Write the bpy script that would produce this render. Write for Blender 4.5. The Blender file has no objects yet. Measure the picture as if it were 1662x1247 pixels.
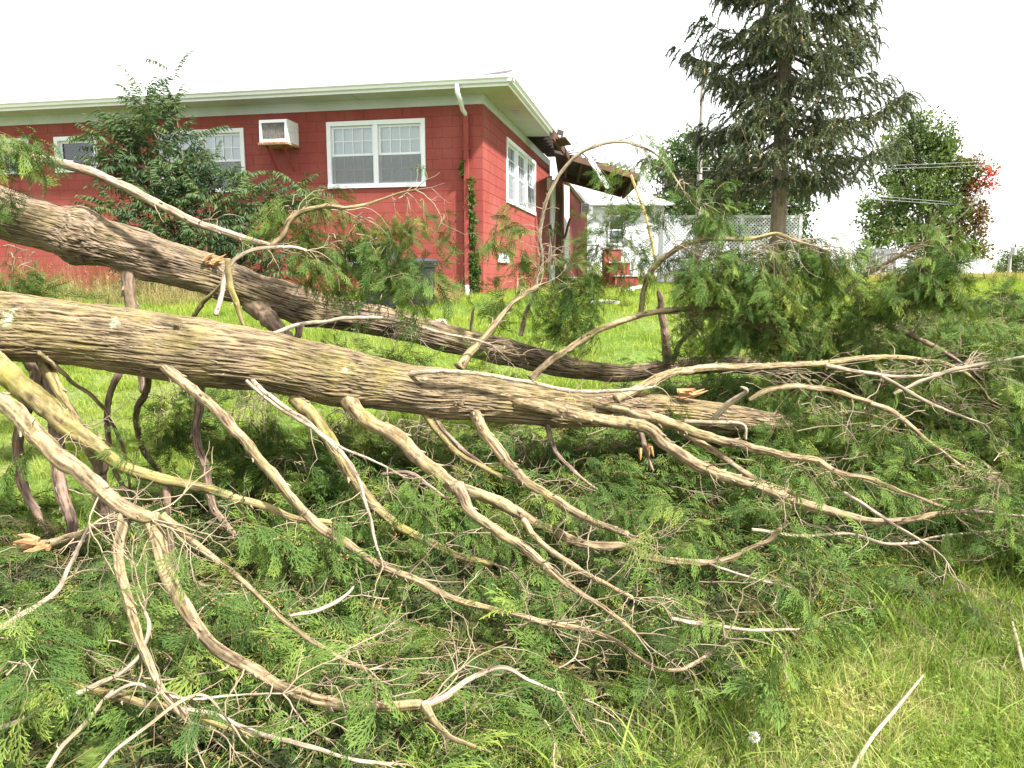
import bpy, math, random
import numpy as np
from mathutils import Vector, Matrix, Euler

SC = bpy.context.scene
random.seed(7)
rng = np.random.default_rng(7)

# ---------------------------------------------------------------- camera
FPX, CX, CY, PITCH, EYE = 1230.0, 831.0, 623.5, math.radians(8.0), 1.6
cam_data = bpy.data.cameras.new('camera')
cam = bpy.data.objects.new('camera', cam_data)
SC.collection.objects.link(cam)
cam.location = (0, 0, EYE)
cam.rotation_euler = (math.radians(90) - PITCH, 0, 0)
cam_data.sensor_width = 36.0
cam_data.lens = FPX / 1662.0 * 36.0
cam_data.clip_start = 0.05
cam_data.clip_end = 2000.0
SC.camera = cam

# ---------------------------------------------------------------- world
SUN_DIR = Vector((0.52, -0.42, 0.78)).normalized()      # towards the sun
SUN_EL = math.asin(SUN_DIR.z)
SUN_AZ = math.atan2(SUN_DIR.x, SUN_DIR.y)
world = bpy.data.worlds.new('World')
SC.world = world
world.use_nodes = True
wt = world.node_tree
wt.nodes.clear()
w_out = wt.nodes.new('ShaderNodeOutputWorld')
w_bg = wt.nodes.new('ShaderNodeBackground')
w_sky = wt.nodes.new('ShaderNodeTexSky')
w_sky.sky_type = 'NISHITA'
w_sky.sun_disc = False
w_sky.sun_elevation = SUN_EL
w_sky.sun_rotation = SUN_AZ
w_sky.air_density = 1.0
w_sky.dust_density = 2.0
w_tc = wt.nodes.new('ShaderNodeTexCoord')
w_noise = wt.nodes.new('ShaderNodeTexNoise')
w_noise.inputs['Scale'].default_value = 2.2
w_noise.inputs['Detail'].default_value = 5.0
w_ramp = wt.nodes.new('ShaderNodeMapRange')
w_ramp.inputs['From Min'].default_value = 0.25
w_ramp.inputs['From Max'].default_value = 0.6
w_ramp.inputs['To Min'].default_value = 0.72
w_ramp.inputs['To Max'].default_value = 0.98
w_mix = wt.nodes.new('ShaderNodeMix')
w_mix.data_type = 'RGBA'
w_mix.inputs[7].default_value = (9.1, 9.05, 9.0, 1)      # thin bright cloud
wt.links.new(w_tc.outputs['Generated'], w_noise.inputs['Vector'])
wt.links.new(w_noise.outputs['Fac'], w_ramp.inputs['Value'])
wt.links.new(w_ramp.outputs['Result'], w_mix.inputs[0])
wt.links.new(w_sky.outputs['Color'], w_mix.inputs[6])
wt.links.new(w_mix.outputs[2], w_bg.inputs['Color'])
wt.links.new(w_bg.outputs['Background'], w_out.inputs['Surface'])
w_bg.inputs['Strength'].default_value = 0.078

sun_data = bpy.data.lights.new('sun', 'SUN')
sun_data.energy = 4.4
sun_data.angle = math.radians(3.0)
sun_data.color = (1.0, 0.965, 0.91)
sun = bpy.data.objects.new('sun', sun_data)
sun.rotation_euler = SUN_DIR.to_track_quat('Z', 'Y').to_euler()
sun.location = (10, -8, 20)
SC.collection.objects.link(sun)

SC.view_settings.view_transform = 'Standard'
SC.view_settings.look = 'None'
SC.view_settings.exposure = 1.7
SC.view_settings.gamma = 1.0
SC.view_settings.use_curve_mapping = False

# ---------------------------------------------------------------- picture <-> place
CP, SP = math.cos(PITCH), math.sin(PITCH)

def ray(px, py):
    u = (px - CX) / FPX
    v = (CY - py) / FPX
    return Vector((u, CP + v * SP, -SP + v * CP))

def P(px, py, d):
    """point seen at a pixel of the photograph, d metres ahead"""
    r = ray(px, py)
    t = d / r.y
    return Vector((r.x * t, d, EYE + r.z * t))

def sstep(a, b, x):
    t = np.clip((x - a) / (b - a), 0, 1)
    return t * t * (3 - 2 * t)

def ground_z(x, y):
    return 1.22 * sstep(3.0, 13.0, y) + 0.27 * sstep(13.0, 38.0, y)

def gdepth(px, py, h=0.0):
    """depth at which the ray of a pixel is h metres above the ground"""
    r = ray(px, py)
    d = 1.5
    while d < 80:
        t = d / r.y
        if EYE + r.z * t < ground_z(0, d) + h:
            return d
        d += 0.02 + d * 0.002
    return 80.0

# ---------------------------------------------------------------- noise
def _hash(ix, iy, iz, seed):
    n = (ix.astype(np.int64) * 374761393 + iy.astype(np.int64) * 668265263 + iz.astype(np.int64) * 1440662683 + seed * 974711) & 0xffffffff
    n = ((n ^ (n >> 13)) * 1274126177) & 0xffffffff
    n = ((n ^ (n >> 15)) * 668265261) & 0xffffffff
    n = n & 0x7fffffff
    n = (n ^ (n >> 16)) & 0xffff
    return n / 65535.0

def vnoise(p, seed=0):
    p = np.asarray(p, float)
    i = np.floor(p)
    f = p - i
    f = f * f * (3 - 2 * f)
    x, y, z = i[..., 0], i[..., 1], i[..., 2]
    r = 0
    for dx in (0, 1):
        for dy in (0, 1):
            for dz in (0, 1):
                w = (f[..., 0] if dx else 1 - f[..., 0]) * (f[..., 1] if dy else 1 - f[..., 1]) * (f[..., 2] if dz else 1 - f[..., 2])
                r = r + w * _hash(x + dx, y + dy, z + dz, seed)
    return r

def fbm(p, octv=4, seed=0):
    p = np.asarray(p, float)
    a, s, t = 1.0, 0.0, 0.0
    for k in range(octv):
        s = s + a * vnoise(p * (2 ** k), seed + k)
        t += a
        a *= 0.5
    return s / t

# ---------------------------------------------------------------- mesh helpers
def new_mesh(name, verts, faces, mats=(), smooth=False, mat_idx=None, attrs=None):
    me = bpy.data.meshes.new(name)
    verts = np.asarray(verts, float).reshape(-1, 3)
    me.from_pydata(verts.tolist(), [], faces if isinstance(faces, list) else faces.tolist())
    for m in mats:
        me.materials.append(m)
    if mat_idx is not None:
        me.polygons.foreach_set('material_index', np.asarray(mat_idx, dtype=np.int32))
    if smooth:
        me.polygons.foreach_set('use_smooth', np.ones(len(me.polygons), dtype=bool))
    if attrs:
        for k, (typ, arr) in attrs.items():
            at = me.attributes.new(k, typ, 'POINT')
            arr = np.asarray(arr, dtype=np.float32)
            at.data.foreach_set('vector' if typ == 'FLOAT_VECTOR' else 'value', arr.ravel())
    me.update()
    return me

def world_origin(o):
    v = Vector((0, 0, 0))
    while o is not None:
        v = v + o.location
        o = o.parent
    return v

def link(name, me, parent=None, loc=None, kind=None):
    o = bpy.data.objects.new(name, me)
    SC.collection.objects.link(o)
    if parent is not None:
        o.parent = parent
    if loc is not None:
        o.location = loc
    if kind:
        o['kind'] = kind
    return o

def thing(name, label, cat, loc=(0, 0, 0), rotz=0.0, group=None):
    o = bpy.data.objects.new(name, None)
    SC.collection.objects.link(o)
    o.location = loc
    o.rotation_euler = (0, 0, rotz)
    o.empty_display_size = 0.2
    tag(o, label, cat, group)
    return o

def tag(o, label, cat, group=None):
    o['label'] = label
    o['category'] = cat
    if group:
        o['group'] = group
    return o

class MB:
    """collects shapes into one mesh"""
    def __init__(self):
        self.v, self.f, self.m = [], [], []
        self.cur = 0
    def add(self, vs, fs):
        b = len(self.v)
        self.v.extend([tuple(x) for x in vs])
        for f in fs:
            self.f.append([i + b for i in f])
            self.m.append(self.cur)
        return self
    def box(self, x0, x1, y0, y1, z0, z1):
        vs = [(x0, y0, z0), (x1, y0, z0), (x1, y1, z0), (x0, y1, z0), (x0, y0, z1), (x1, y0, z1), (x1, y1, z1), (x0, y1, z1)]
        return self.add(vs, [(3, 2, 1, 0), (4, 5, 6, 7), (0, 1, 5, 4), (1, 2, 6, 5), (2, 3, 7, 6), (3, 0, 4, 7)])
    def beam(self, p0, p1, w, h, up=(0, 0, 1)):
        p0, p1 = Vector(p0), Vector(p1)
        d = (p1 - p0).normalized()
        s = d.cross(Vector(up))
        if s.length < 1e-4:
            s = d.cross(Vector((1, 0, 0)))
        s.normalize()
        t = s.cross(d).normalized()
        vs = []
        for p in (p0, p1):
            for a, b in ((-1, -1), (1, -1), (1, 1), (-1, 1)):
                vs.append(p + s * (a * w / 2) + t * (b * h / 2))
        return self.add(vs, [(0, 1, 2, 3), (7, 6, 5, 4), (0, 4, 5, 1), (1, 5, 6, 2), (2, 6, 7, 3), (3, 7, 4, 0)])
    def slab(self, corners, thick):
        """a polygon of world points given thickness along a vector"""
        n = len(corners)
        t = Vector(thick)
        vs = [Vector(c) for c in corners] + [Vector(c) + t for c in corners]
        fs = [tuple(range(n)), tuple(range(2 * n - 1, n - 1, -1))]
        for i in range(n):
            j = (i + 1) % n
            fs.append((i, i + n, j + n, j))
        return self.add(vs, fs)
    def tube(self, pts, rad, n=8, cap=True):
        v, q, _, _ = tube_arrays(np.array([tuple(p) for p in pts], float), np.asarray(rad, float) * np.ones(len(pts)), n)
        self.add(v.tolist(), q.tolist())
        if cap:
            b = len(self.v) - len(v)
            self.f.append([b + i for i in range(n)][::-1]); self.m.append(self.cur)
            self.f.append([len(self.v) - n + i for i in range(n)]); self.m.append(self.cur)
        return self
    def shift(self, o):
        self.v = [(a - o[0], b - o[1], c - o[2]) for a, b, c in self.v]
        return self
    def build(self, name, mats, parent=None, smooth=False, kind=None, local=False):
        if not isinstance(mats, (list, tuple)):
            mats = [mats]
        if parent is not None and not local:
            self.shift(world_origin(parent))
        me = new_mesh(name, self.v, self.f, mats, smooth, self.m)
        return link(name, me, parent, kind=kind)

def frames(c):
    """parallel transported frames of a centre line"""
    n = len(c)
    t = np.gradient(c, axis=0)
    t /= np.linalg.norm(t, axis=1)[:, None] + 1e-12
    u = np.zeros((n, 3))
    a = np.cross(t[0], (0, 0, 1.0))
    if np.linalg.norm(a) < 1e-3:
        a = np.cross(t[0], (0, 1.0, 0))
    u[0] = a / np.linalg.norm(a)
    for i in range(1, n):
        w = u[i - 1] - t[i] * np.dot(u[i - 1], t[i])
        u[i] = w / (np.linalg.norm(w) + 1e-12)
    w = np.cross(t, u)
    return t, u, w

def tube_arrays(c, r, n, rmul=None):
    t, u, w = frames(c)
    th = np.linspace(0, 2 * np.pi, n, endpoint=False)
    cs, sn = np.cos(th), np.sin(th)
    R = r[:, None] * np.ones((1, n))
    if rmul is not None:
        R = R * rmul
    v = c[:, None, :] + R[..., None] * (cs[None, :, None] * u[:, None, :] + sn[None, :, None] * w[:, None, :])
    m = len(c)
    i = np.arange(m - 1)[:, None]
    j = np.arange(n)[None, :]
    jn = (j + 1) % n
    q = np.stack([i * n + j, i * n + jn, (i + 1) * n + jn, (i + 1) * n + j], -1).reshape(-1, 4)
    return v.reshape(-1, 3), q, u, w

def catmull(pts, vals, ds):
    """smooth centre line through pts (with a column of radii), resampled every ds"""
    p = np.hstack([np.asarray(pts, float), np.asarray(vals, float)[:, None]])
    p = np.vstack([2 * p[0] - p[1], p, 2 * p[-1] - p[-2]])
    out = []
    for k in range(1, len(p) - 2):
        p0, p1, p2, p3 = p[k - 1], p[k], p[k + 1], p[k + 2]
        L = np.linalg.norm(p2[:3] - p1[:3])
        m = max(2, int(L / ds) + 1)
        t = np.linspace(0, 1, m, endpoint=False)[:, None]
        out.append(0.5 * ((2 * p1) + (-p0 + p2) * t + (2 * p0 - 5 * p1 + 4 * p2 - p3) * t ** 2 + (-p0 + 3 * p1 - 3 * p2 + p3) * t ** 3))
    out.append(p[-2][None])
    o = np.vstack(out)
    return o[:, :3], np.maximum(o[:, 3], 0.0008)

# ---------------------------------------------------------------- materials
def mat(name):
    m = bpy.data.materials.new(name)
    m.use_nodes = True
    nt = m.node_tree
    nt.nodes.clear()
    out = nt.nodes.new('ShaderNodeOutputMaterial')
    return m, nt, out

def N(nt, typ, **kw):
    n = nt.nodes.new(typ)
    for k, v in kw.items():
        if k.startswith('_'):
            setattr(n, k[1:], v)
        else:
            n.inputs[k.replace('__', ' ')].default_value = v
    return n

def ramp(nt, src, stops):
    r = nt.nodes.new('ShaderNodeValToRGB')
    e = r.color_ramp.elements
    while len(e) > 1:
        e.remove(e[-1])
    e[0].position = stops[0][0]
    e[0].color = (*stops[0][1], 1)
    for p, c in stops[1:]:
        k = e.new(p)
        k.color = (*c, 1)
    if src is not None:
        nt.links.new(src, r.inputs['Fac'])
    return r

def mixc(nt, fac, a, b, blend='MIX'):
    m = nt.nodes.new('ShaderNodeMix')
    m.data_type = 'RGBA'
    m.blend_type = blend
    for s, x in ((0, fac), (6, a), (7, b)):
        if isinstance(x, (int, float)):
            m.inputs[s].default_value = x
        elif isinstance(x, (tuple, list)):
            m.inputs[s].default_value = (*x, 1) if len(x) == 3 else x
        else:
            nt.links.new(x, m.inputs[s])
    return m.outputs[2]

def math_(nt, op, a, b=None, clamp=False):
    m = nt.nodes.new('ShaderNodeMath')
    m.operation = op
    m.use_clamp = clamp
    for s, x in ((0, a), (1, b)):
        if x is None:
            continue
        if isinstance(x, (int, float)):
            m.inputs[s].default_value = x
        else:
            nt.links.new(x, m.inputs[s])
    return m.outputs[0]

def coords(nt, scale=(1, 1, 1), kind='Object', attr=None):
    mp = nt.nodes.new('ShaderNodeMapping')
    mp.inputs['Scale'].default_value = scale
    if attr:
        a = nt.nodes.new('ShaderNodeAttribute')
        a.attribute_name = attr
        nt.links.new(a.outputs['Vector'], mp.inputs['Vector'])
    elif kind == 'World':
        g = nt.nodes.new('ShaderNodeNewGeometry')
        nt.links.new(g.outputs['Position'], mp.inputs['Vector'])
    else:
        t = nt.nodes.new('ShaderNodeTexCoord')
        nt.links.new(t.outputs[kind], mp.inputs['Vector'])
    return mp.outputs['Vector']

def noise(nt, vec, scale, detail=4, rough=0.55, dist=0.0):
    n = nt.nodes.new('ShaderNodeTexNoise')
    n.inputs['Scale'].default_value = scale
    n.inputs['Detail'].default_value = detail
    n.inputs['Roughness'].default_value = rough
    n.inputs['Distortion'].default_value = dist
    nt.links.new(vec, n.inputs['Vector'])
    return n.outputs['Fac']

def principled(nt, out, color, rough=0.8, bump=None, bstr=0.3, bdist=0.01, spec=0.3, metal=0.0):
    b = nt.nodes.new('ShaderNodeBsdfPrincipled')
    if isinstance(color, (tuple, list)):
        b.inputs['Base Color'].default_value = (*color, 1)
    else:
        nt.links.new(color, b.inputs['Base Color'])
    if isinstance(rough, (int, float)):
        b.inputs['Roughness'].default_value = rough
    else:
        nt.links.new(rough, b.inputs['Roughness'])
    b.inputs['Specular IOR Level'].default_value = spec
    b.inputs['Metallic'].default_value = metal
    if bump is not None:
        bp = nt.nodes.new('ShaderNodeBump')
        bp.inputs['Strength'].default_value = bstr
        bp.inputs['Distance'].default_value = bdist
        nt.links.new(bump, bp.inputs['Height'])
        nt.links.new(bp.outputs['Normal'], b.inputs['Normal'])
    nt.links.new(b.outputs['BSDF'], out.inputs['Surface'])
    return b

def worn(name, col, col2, scale=6.0, rough=0.6, amount=0.5, stretch=(1, 1, 1), bump=0.15, spec=0.3, kind='World', metal=0.0):
    """a painted or plain surface whose colour wanders towards col2"""
    m, nt, out = mat(name)
    v = coords(nt, stretch, kind)
    n1 = noise(nt, v, scale, 6, 0.65)
    n2 = noise(nt, v, scale * 9, 3, 0.6)
    r = ramp(nt, n1, [(0.35, (0, 0, 0)), (0.72, (1, 1, 1))])
    f = math_(nt, 'MULTIPLY', r.outputs['Color'], amount)
    c = mixc(nt, f, col, col2)
    c = mixc(nt, math_(nt, 'MULTIPLY', n2, 0.35), c, tuple(x * 0.6 for x in col))
    principled(nt, out, c, rough, n2, bump, 0.004, spec, metal)
    return m

def leafy(name, stops, trans=0.3, rough=0.55, patch=3.0, hue_noise=0.5, spec=0.12):
    """foliage: colour picked per instance and per patch of the place, some light let through"""
    m, nt, out = mat(name)
    oi = nt.nodes.new('ShaderNodeObjectInfo')
    v = coords(nt, (1, 1, 1), 'World')
    n1 = noise(nt, v, patch, 3, 0.6)
    f = math_(nt, 'ADD', math_(nt, 'MULTIPLY', oi.outputs['Random'], 1 - hue_noise), math_(nt, 'MULTIPLY', math_(nt, 'SUBTRACT', math_(nt, 'MULTIPLY', n1, 1.8), 0.4, True), hue_noise))
    r = ramp(nt, f, stops)
    b = nt.nodes.new('ShaderNodeBsdfPrincipled')
    b.inputs['Roughness'].default_value = rough
    b.inputs['Specular IOR Level'].default_value = spec
    nt.links.new(r.outputs['Color'], b.inputs['Base Color'])
    t = nt.nodes.new('ShaderNodeBsdfTranslucent')
    tc = mixc(nt, 1.0, r.outputs['Color'], (1.25, 1.25, 0.6), 'MULTIPLY')
    nt.links.new(tc, t.inputs['Color'])
    mx = nt.nodes.new('ShaderNodeMixShader')
    mx.inputs[0].default_value = trans
    nt.links.new(b.outputs['BSDF'], mx.inputs[1])
    nt.links.new(t.outputs['BSDF'], mx.inputs[2])
    nt.links.new(mx.outputs['Shader'], out.inputs['Surface'])
    return m

def bark_material(name, ridge, furrow, moss=(0.2, 0.2, 0.05), moss_amt=0.4, red_amt=0.15, lichen=0.0, scale=1.0, bstr=0.8, bdist=0.02, nodes=0.0, deep=False):
    m, nt, out = mat(name)
    long = coords(nt, (1, 1, 0.11), attr='bark')
    mid = coords(nt, (1, 1, 0.45), attr='bark')
    pw = coords(nt, (1, 1, 1), 'World')
    n1 = noise(nt, long, 38 * scale, 8, 0.62, 0.4)
    n2 = noise(nt, mid, 90 * scale, 5, 0.6, 0.2)
    n3 = noise(nt, pw, 7, 4, 0.6)
    n4 = noise(nt, pw, 3.1, 5, 0.65)
    h = math_(nt, 'ADD', math_(nt, 'MULTIPLY', n1, 0.75), math_(nt, 'MULTIPLY', n2, 0.25))
    dk = tuple((a + b) / 2 for a, b in zip(ridge, furrow))
    if deep:
        fa = nt.nodes.new('ShaderNodeAttribute')
        fa.attribute_name = 'crest'
        h = math_(nt, 'ADD', math_(nt, 'MULTIPLY', fa.outputs['Fac'], 0.5), math_(nt, 'SUBTRACT', math_(nt, 'MULTIPLY', h, 0.95), 0.24))
        h = math_(nt, 'MULTIPLY', h, 1.0, True)
    c = ramp(nt, h, [(0.3, furrow), (0.45, dk), (0.6, ridge), (0.8, tuple(min(1, x * 1.45) for x in ridge))]).outputs['Color']
    g = nt.nodes.new('ShaderNodeNewGeometry')
    sep = nt.nodes.new('ShaderNodeSeparateXYZ')
    nt.links.new(g.outputs['Normal'], sep.inputs[0])
    mf = ramp(nt, n4, [(0.46, (0, 0, 0)), (0.66, (1, 1, 1))]).outputs['Color']
    c = mixc(nt, math_(nt, 'MULTIPLY', mf, moss_amt, True), c, moss)
    rf = ramp(nt, n3, [(0.6, (0, 0, 0)), (0.7, (1, 1, 1))]).outputs['Color']
    c = mixc(nt, math_(nt, 'MULTIPLY', rf, red_amt), c, (0.3, 0.12, 0.05))
    if nodes:
        ring = coords(nt, (0.7, 0.7, 1), attr='bark')
        nr = noise(nt, ring, 48, 4, 0.75)
        kf = ramp(nt, nr, [(0.6, (0, 0, 0)), (0.66, (1, 1, 1))]).outputs['Color']
        c = mixc(nt, math_(nt, 'MULTIPLY', kf, nodes), c, tuple(x * 1.1 for x in furrow))
    vr = ramp(nt, noise(nt, pw, 5.5, 5, 0.7), [(0.34, (0.62, 0.6, 0.6)), (0.5, (1, 1, 1)), (0.66, (1.28, 1.24, 1.16))]).outputs['Color']
    c = mixc(nt, 1.0, c, vr, 'MULTIPLY')
    if lichen:
        a = nt.nodes.new('ShaderNodeAttribute')
        a.attribute_name = 'lichen'
        lf = ramp(nt, math_(nt, 'ADD', a.outputs['Fac'], math_(nt, 'MULTIPLY', noise(nt, pw, 45, 5, 0.75), 1.6)), [(0.0, (0, 0, 0)), (1.0, (1, 1, 1))])
        lf = math_(nt, 'MULTIPLY', math_(nt, 'SUBTRACT', math_(nt, 'ADD', a.outputs['Fac'], math_(nt, 'MULTIPLY', noise(nt, pw, 45, 5, 0.75), 1.6)), 1.35), 4.0, True)
        lf = math_(nt, 'MULTIPLY', lf, math_(nt, 'GREATER_THAN', a.outputs['Fac'], 0.02), True)
        lc = ramp(nt, noise(nt, pw, 150, 3), [(0.35, (0.26, 0.31, 0.18)), (0.65, (0.46, 0.52, 0.34))]).outputs['Color']
        c = mixc(nt, lf, c, lc)
        sp = ramp(nt, noise(nt, pw, 26, 3, 0.7), [(0.68, (0, 0, 0)), (0.72, (1, 1, 1))]).outputs['Color']
        c = mixc(nt, math_(nt, 'MULTIPLY', sp, 0.5), c, (0.4, 0.4, 0.3))
    principled(nt, out, c, 0.9, h, bstr, bdist, 0.15)
    return m

# ---------------------------------------------------------------- scattering (only for what nobody could count)
def scatter(name, sources, pos, rot, scl, idx, parent=None, kind='stuff'):
    """one object; its points carry one of the source meshes each"""
    o0 = world_origin(parent) if parent is not None else Vector((0, 0, 0))
    pos = np.asarray(pos, float) - np.array(o0)
    me = bpy.data.meshes.new(name)
    me.vertices.add(len(pos))
    me.vertices.foreach_set('co', pos.ravel())
    a = me.attributes.new('rot', 'FLOAT_VECTOR', 'POINT'); a.data.foreach_set('vector', np.asarray(rot, np.float32).ravel())
    a = me.attributes.new('scl', 'FLOAT', 'POINT'); a.data.foreach_set('value', np.asarray(scl, np.float32).ravel())
    a = me.attributes.new('pick', 'INT', 'POINT'); a.data.foreach_set('value', np.asarray(idx, np.int32).ravel())
    ng = bpy.data.node_groups.new(name + '_nodes', 'GeometryNodeTree')
    ng.interface.new_socket('Geometry', in_out='INPUT', socket_type='NodeSocketGeometry')
    ng.interface.new_socket('Geometry', in_out='OUTPUT', socket_type='NodeSocketGeometry')
    gi = ng.nodes.new('NodeGroupInput'); go = ng.nodes.new('NodeGroupOutput')
    iop = ng.nodes.new('GeometryNodeInstanceOnPoints')
    iop.inputs['Pick Instance'].default_value = True
    jn = ng.nodes.new('GeometryNodeJoinGeometry')
    for s in reversed(sources):
        oi = ng.nodes.new('GeometryNodeObjectInfo')
        oi.inputs['Object'].default_value = s
        g2i = ng.nodes.new('GeometryNodeGeometryToInstance')
        ng.links.new(oi.outputs['Geometry'], g2i.inputs[0])
        ng.links.new(g2i.outputs[0], jn.inputs[0])
    ng.links.new(jn.outputs[0], iop.inputs['Instance'])
    def na(nm, typ):
        n = ng.nodes.new('GeometryNodeInputNamedAttribute')
        n.data_type = typ
        n.inputs['Name'].default_value = nm
        return [q for q in n.outputs if q.enabled and q.name == 'Attribute'][0]
    e2r = ng.nodes.new('FunctionNodeEulerToRotation')
    ng.links.new(na('rot', 'FLOAT_VECTOR'), e2r.inputs[0])
    ng.links.new(e2r.outputs[0], iop.inputs['Rotation'])
    ng.links.new(na('scl', 'FLOAT'), iop.inputs['Scale'])
    ng.links.new(na('pick', 'INT'), iop.inputs['Instance Index'])
    ng.links.new(gi.outputs[0], iop.inputs['Points'])
    ng.links.new(iop.outputs[0], go.inputs[0])
    o = bpy.data.objects.new(name, me)
    SC.collection.objects.link(o)
    if parent is not None:
        o.parent = parent
    md = o.modifiers.new('scatter', 'NODES')
    md.node_group = ng
    if kind:
        o['kind'] = kind
    return o

def source(name, me):
    return bpy.data.objects.new(name, me)      # held in the file only, never linked to the scene

def aim(d, up=(0, 0, 1), roll=0.0):
    """Euler turning local +X to d with local +Z near up"""
    x = Vector(d).normalized()
    y = Vector(up).cross(x)
    if y.length < 1e-3:
        y = Vector((0, 1, 0)).cross(x)
    y.normalize()
    z = x.cross(y)
    m = Matrix((x, y, z)).transposed()
    if roll:
        m = m @ Matrix.Rotation(roll, 3, 'X')
    return tuple(m.to_euler('XYZ'))

class Cloud:
    """points of one scattered object"""
    def __init__(self):
        self.p, self.r, self.s, self.i = [], [], [], []
    def add(self, p, r, s, i):
        self.p.append(tuple(p)); self.r.append(tuple(r)); self.s.append(s); self.i.append(i)
    def build(self, name, sources, parent=None, kind='stuff'):
        return scatter(name, sources, self.p, self.r, self.s, self.i, parent, kind)
# ---------------------------------------------------------------- shared materials
M_red = worn('painted_block_red', (0.235, 0.046, 0.037), (0.3, 0.09, 0.072), 1.1, 0.75, 0.85, (1.6, 1.6, 0.7), 0.35, 0.2)
M_white = worn('white_paint', (0.78, 0.8, 0.84), (0.6, 0.61, 0.62), 1.6, 0.5, 0.35, (1, 1, 1), 0.1)
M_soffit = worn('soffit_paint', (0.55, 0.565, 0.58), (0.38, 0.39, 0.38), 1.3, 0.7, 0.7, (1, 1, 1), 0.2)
M_gutter = worn('gutter_enamel', (0.82, 0.83, 0.87), (0.6, 0.6, 0.6), 1.1, 0.4, 0.5, (1, 1, 4), 0.05)
M_shingle = worn('shingle_grey', (0.09, 0.088, 0.085), (0.17, 0.16, 0.15), 6, 0.95, 0.7, (1, 1, 1), 0.5, 0.1)
M_brownwood = worn('old_brown_wood', (0.11, 0.06, 0.04), (0.06, 0.038, 0.028), 3, 0.8, 0.8, (1, 1, 1), 0.4, 0.2)
M_darkwood = worn('dark_decking', (0.05, 0.04, 0.035), (0.1, 0.08, 0.07), 4, 0.9, 0.7, (1, 1, 1), 0.4, 0.1)
M_yellowwood = worn('fresh_lumber', (0.5, 0.36, 0.14), (0.4, 0.26, 0.1), 5, 0.7, 0.5)
M_rust = worn('rusty_steel', (0.3, 0.12, 0.04), (0.55, 0.5, 0.42), 9, 0.8, 0.7)
M_concrete = worn('pale_concrete', (0.55, 0.54, 0.5), (0.35, 0.34, 0.31), 4, 0.9, 0.7)
M_blind = worn('window_blind', (0.72, 0.74, 0.71), (0.55, 0.58, 0.55), 3, 0.8, 0.4, (1, 1, 0.2), 0.05)
M_dark = worn('dark_interior', (0.03, 0.03, 0.032), (0.06, 0.06, 0.06), 4, 0.9, 0.4)
M_black = worn('black_plastic', (0.018, 0.018, 0.02), (0.04, 0.04, 0.045), 5, 0.42, 0.6, (1, 1, 1), 0.1, 0.5)
M_metal = worn('grey_metal', (0.4, 0.41, 0.42), (0.25, 0.24, 0.23), 5, 0.45, 0.6, (1, 1, 1), 0.1, 0.5, 'World', 0.3)
M_coil = worn('condenser_grille', (0.11, 0.105, 0.1), (0.36, 0.33, 0.28), 26, 0.8, 0.8, (1, 1, 0.5), 0.4)

def glass_mat():
    m, nt, out = mat('window_glass')
    t = N(nt, 'ShaderNodeBsdfTransparent', Color=(0.86, 0.9, 0.89, 1))
    g = N(nt, 'ShaderNodeBsdfGlossy', Roughness=0.02)
    g.inputs['Color'].default_value = (0.9, 0.95, 1, 1)
    f = nt.nodes.new('ShaderNodeFresnel')
    f.inputs['IOR'].default_value = 1.55
    mx = nt.nodes.new('ShaderNodeMixShader')
    nt.links.new(math_(nt, 'ADD', f.outputs[0], 0.04, True), mx.inputs[0])
    nt.links.new(t.outputs[0], mx.inputs[1]); nt.links.new(g.outputs[0], mx.inputs[2])
    nt.links.new(mx.outputs[0], out.inputs['Surface'])
    return m
M_glass = glass_mat()

def screen_mat():
    m, nt, out = mat('insect_screen')
    t = nt.nodes.new('ShaderNodeBsdfTransparent')
    d = N(nt, 'ShaderNodeBsdfDiffuse', Color=(0.26, 0.27, 0.28, 1))
    mx = nt.nodes.new('ShaderNodeMixShader'); mx.inputs[0].default_value = 0.4
    nt.links.new(t.outputs[0], mx.inputs[1]); nt.links.new(d.outputs[0], mx.inputs[2])
    nt.links.new(mx.outputs[0], out.inputs['Surface'])
    return m
M_screen = screen_mat()

# ---------------------------------------------------------------- house frame
HA = Vector((-0.98, 0.198, 0)).normalized()      # along the long wall, away from the corner
HB = Vector((-HA.y, HA.x, 0)) * -1               # along the short wall, away from the camera
HC = P(785, 478, 15.2)
HANG = math.atan2(HB.y, HB.x)
EYEV = Vector((0, 0, EYE))

def on_front(px, py):
    r = ray(px, py)
    t = (HC - EYEV).dot(HB) / r.dot(HB)
    q = EYEV + r * t
    return (q - HC).dot(HA), q.z
def on_front_o(px, py, o):
    r = ray(px, py)
    t = (HC - HB * o - EYEV).dot(HB) / r.dot(HB)
    q = EYEV + r * t
    return (q - HC).dot(HA), q.z
def on_side(px, py):
    r = ray(px, py)
    t = (HC - EYEV).dot(HA) / r.dot(HA)
    q = EYEV + r * t
    return (q - HC).dot(HB), q.z

WT = on_front(785, 168)[1]
GZ = 1.15
LEN, DEP = 17.0, on_side(891, 300)[0]
house = thing('brick_house', 'long red painted block house with white gutters and broken eave', 'house', (HC.x, HC.y, 0), HANG)

def cut(rects, hole):
    out = []
    a0, a1, b0, b1 = hole
    for (s0, s1, z0, z1) in rects:
        if a1 <= s0 or a0 >= s1 or b1 <= z0 or b0 >= z1:
            out.append((s0, s1, z0, z1)); continue
        if b0 > z0: out.append((s0, s1, z0, b0))
        if b1 < z1: out.append((s0, s1, b1, z1))
        m0, m1 = max(z0, b0), min(z1, b1)
        if a0 > s0: out.append((s0, a0, m0, m1))
        if a1 < s1: out.append((a1, s1, m0, m1))
    return out

def span(f, x0, x1, y0, y1):
    s0, zt = f(x0, y0); s1, _ = f(x1, y0); _, zb = f(x0, y1)
    return [min(s0, s1), max(s0, s1), zb, zt]

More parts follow.
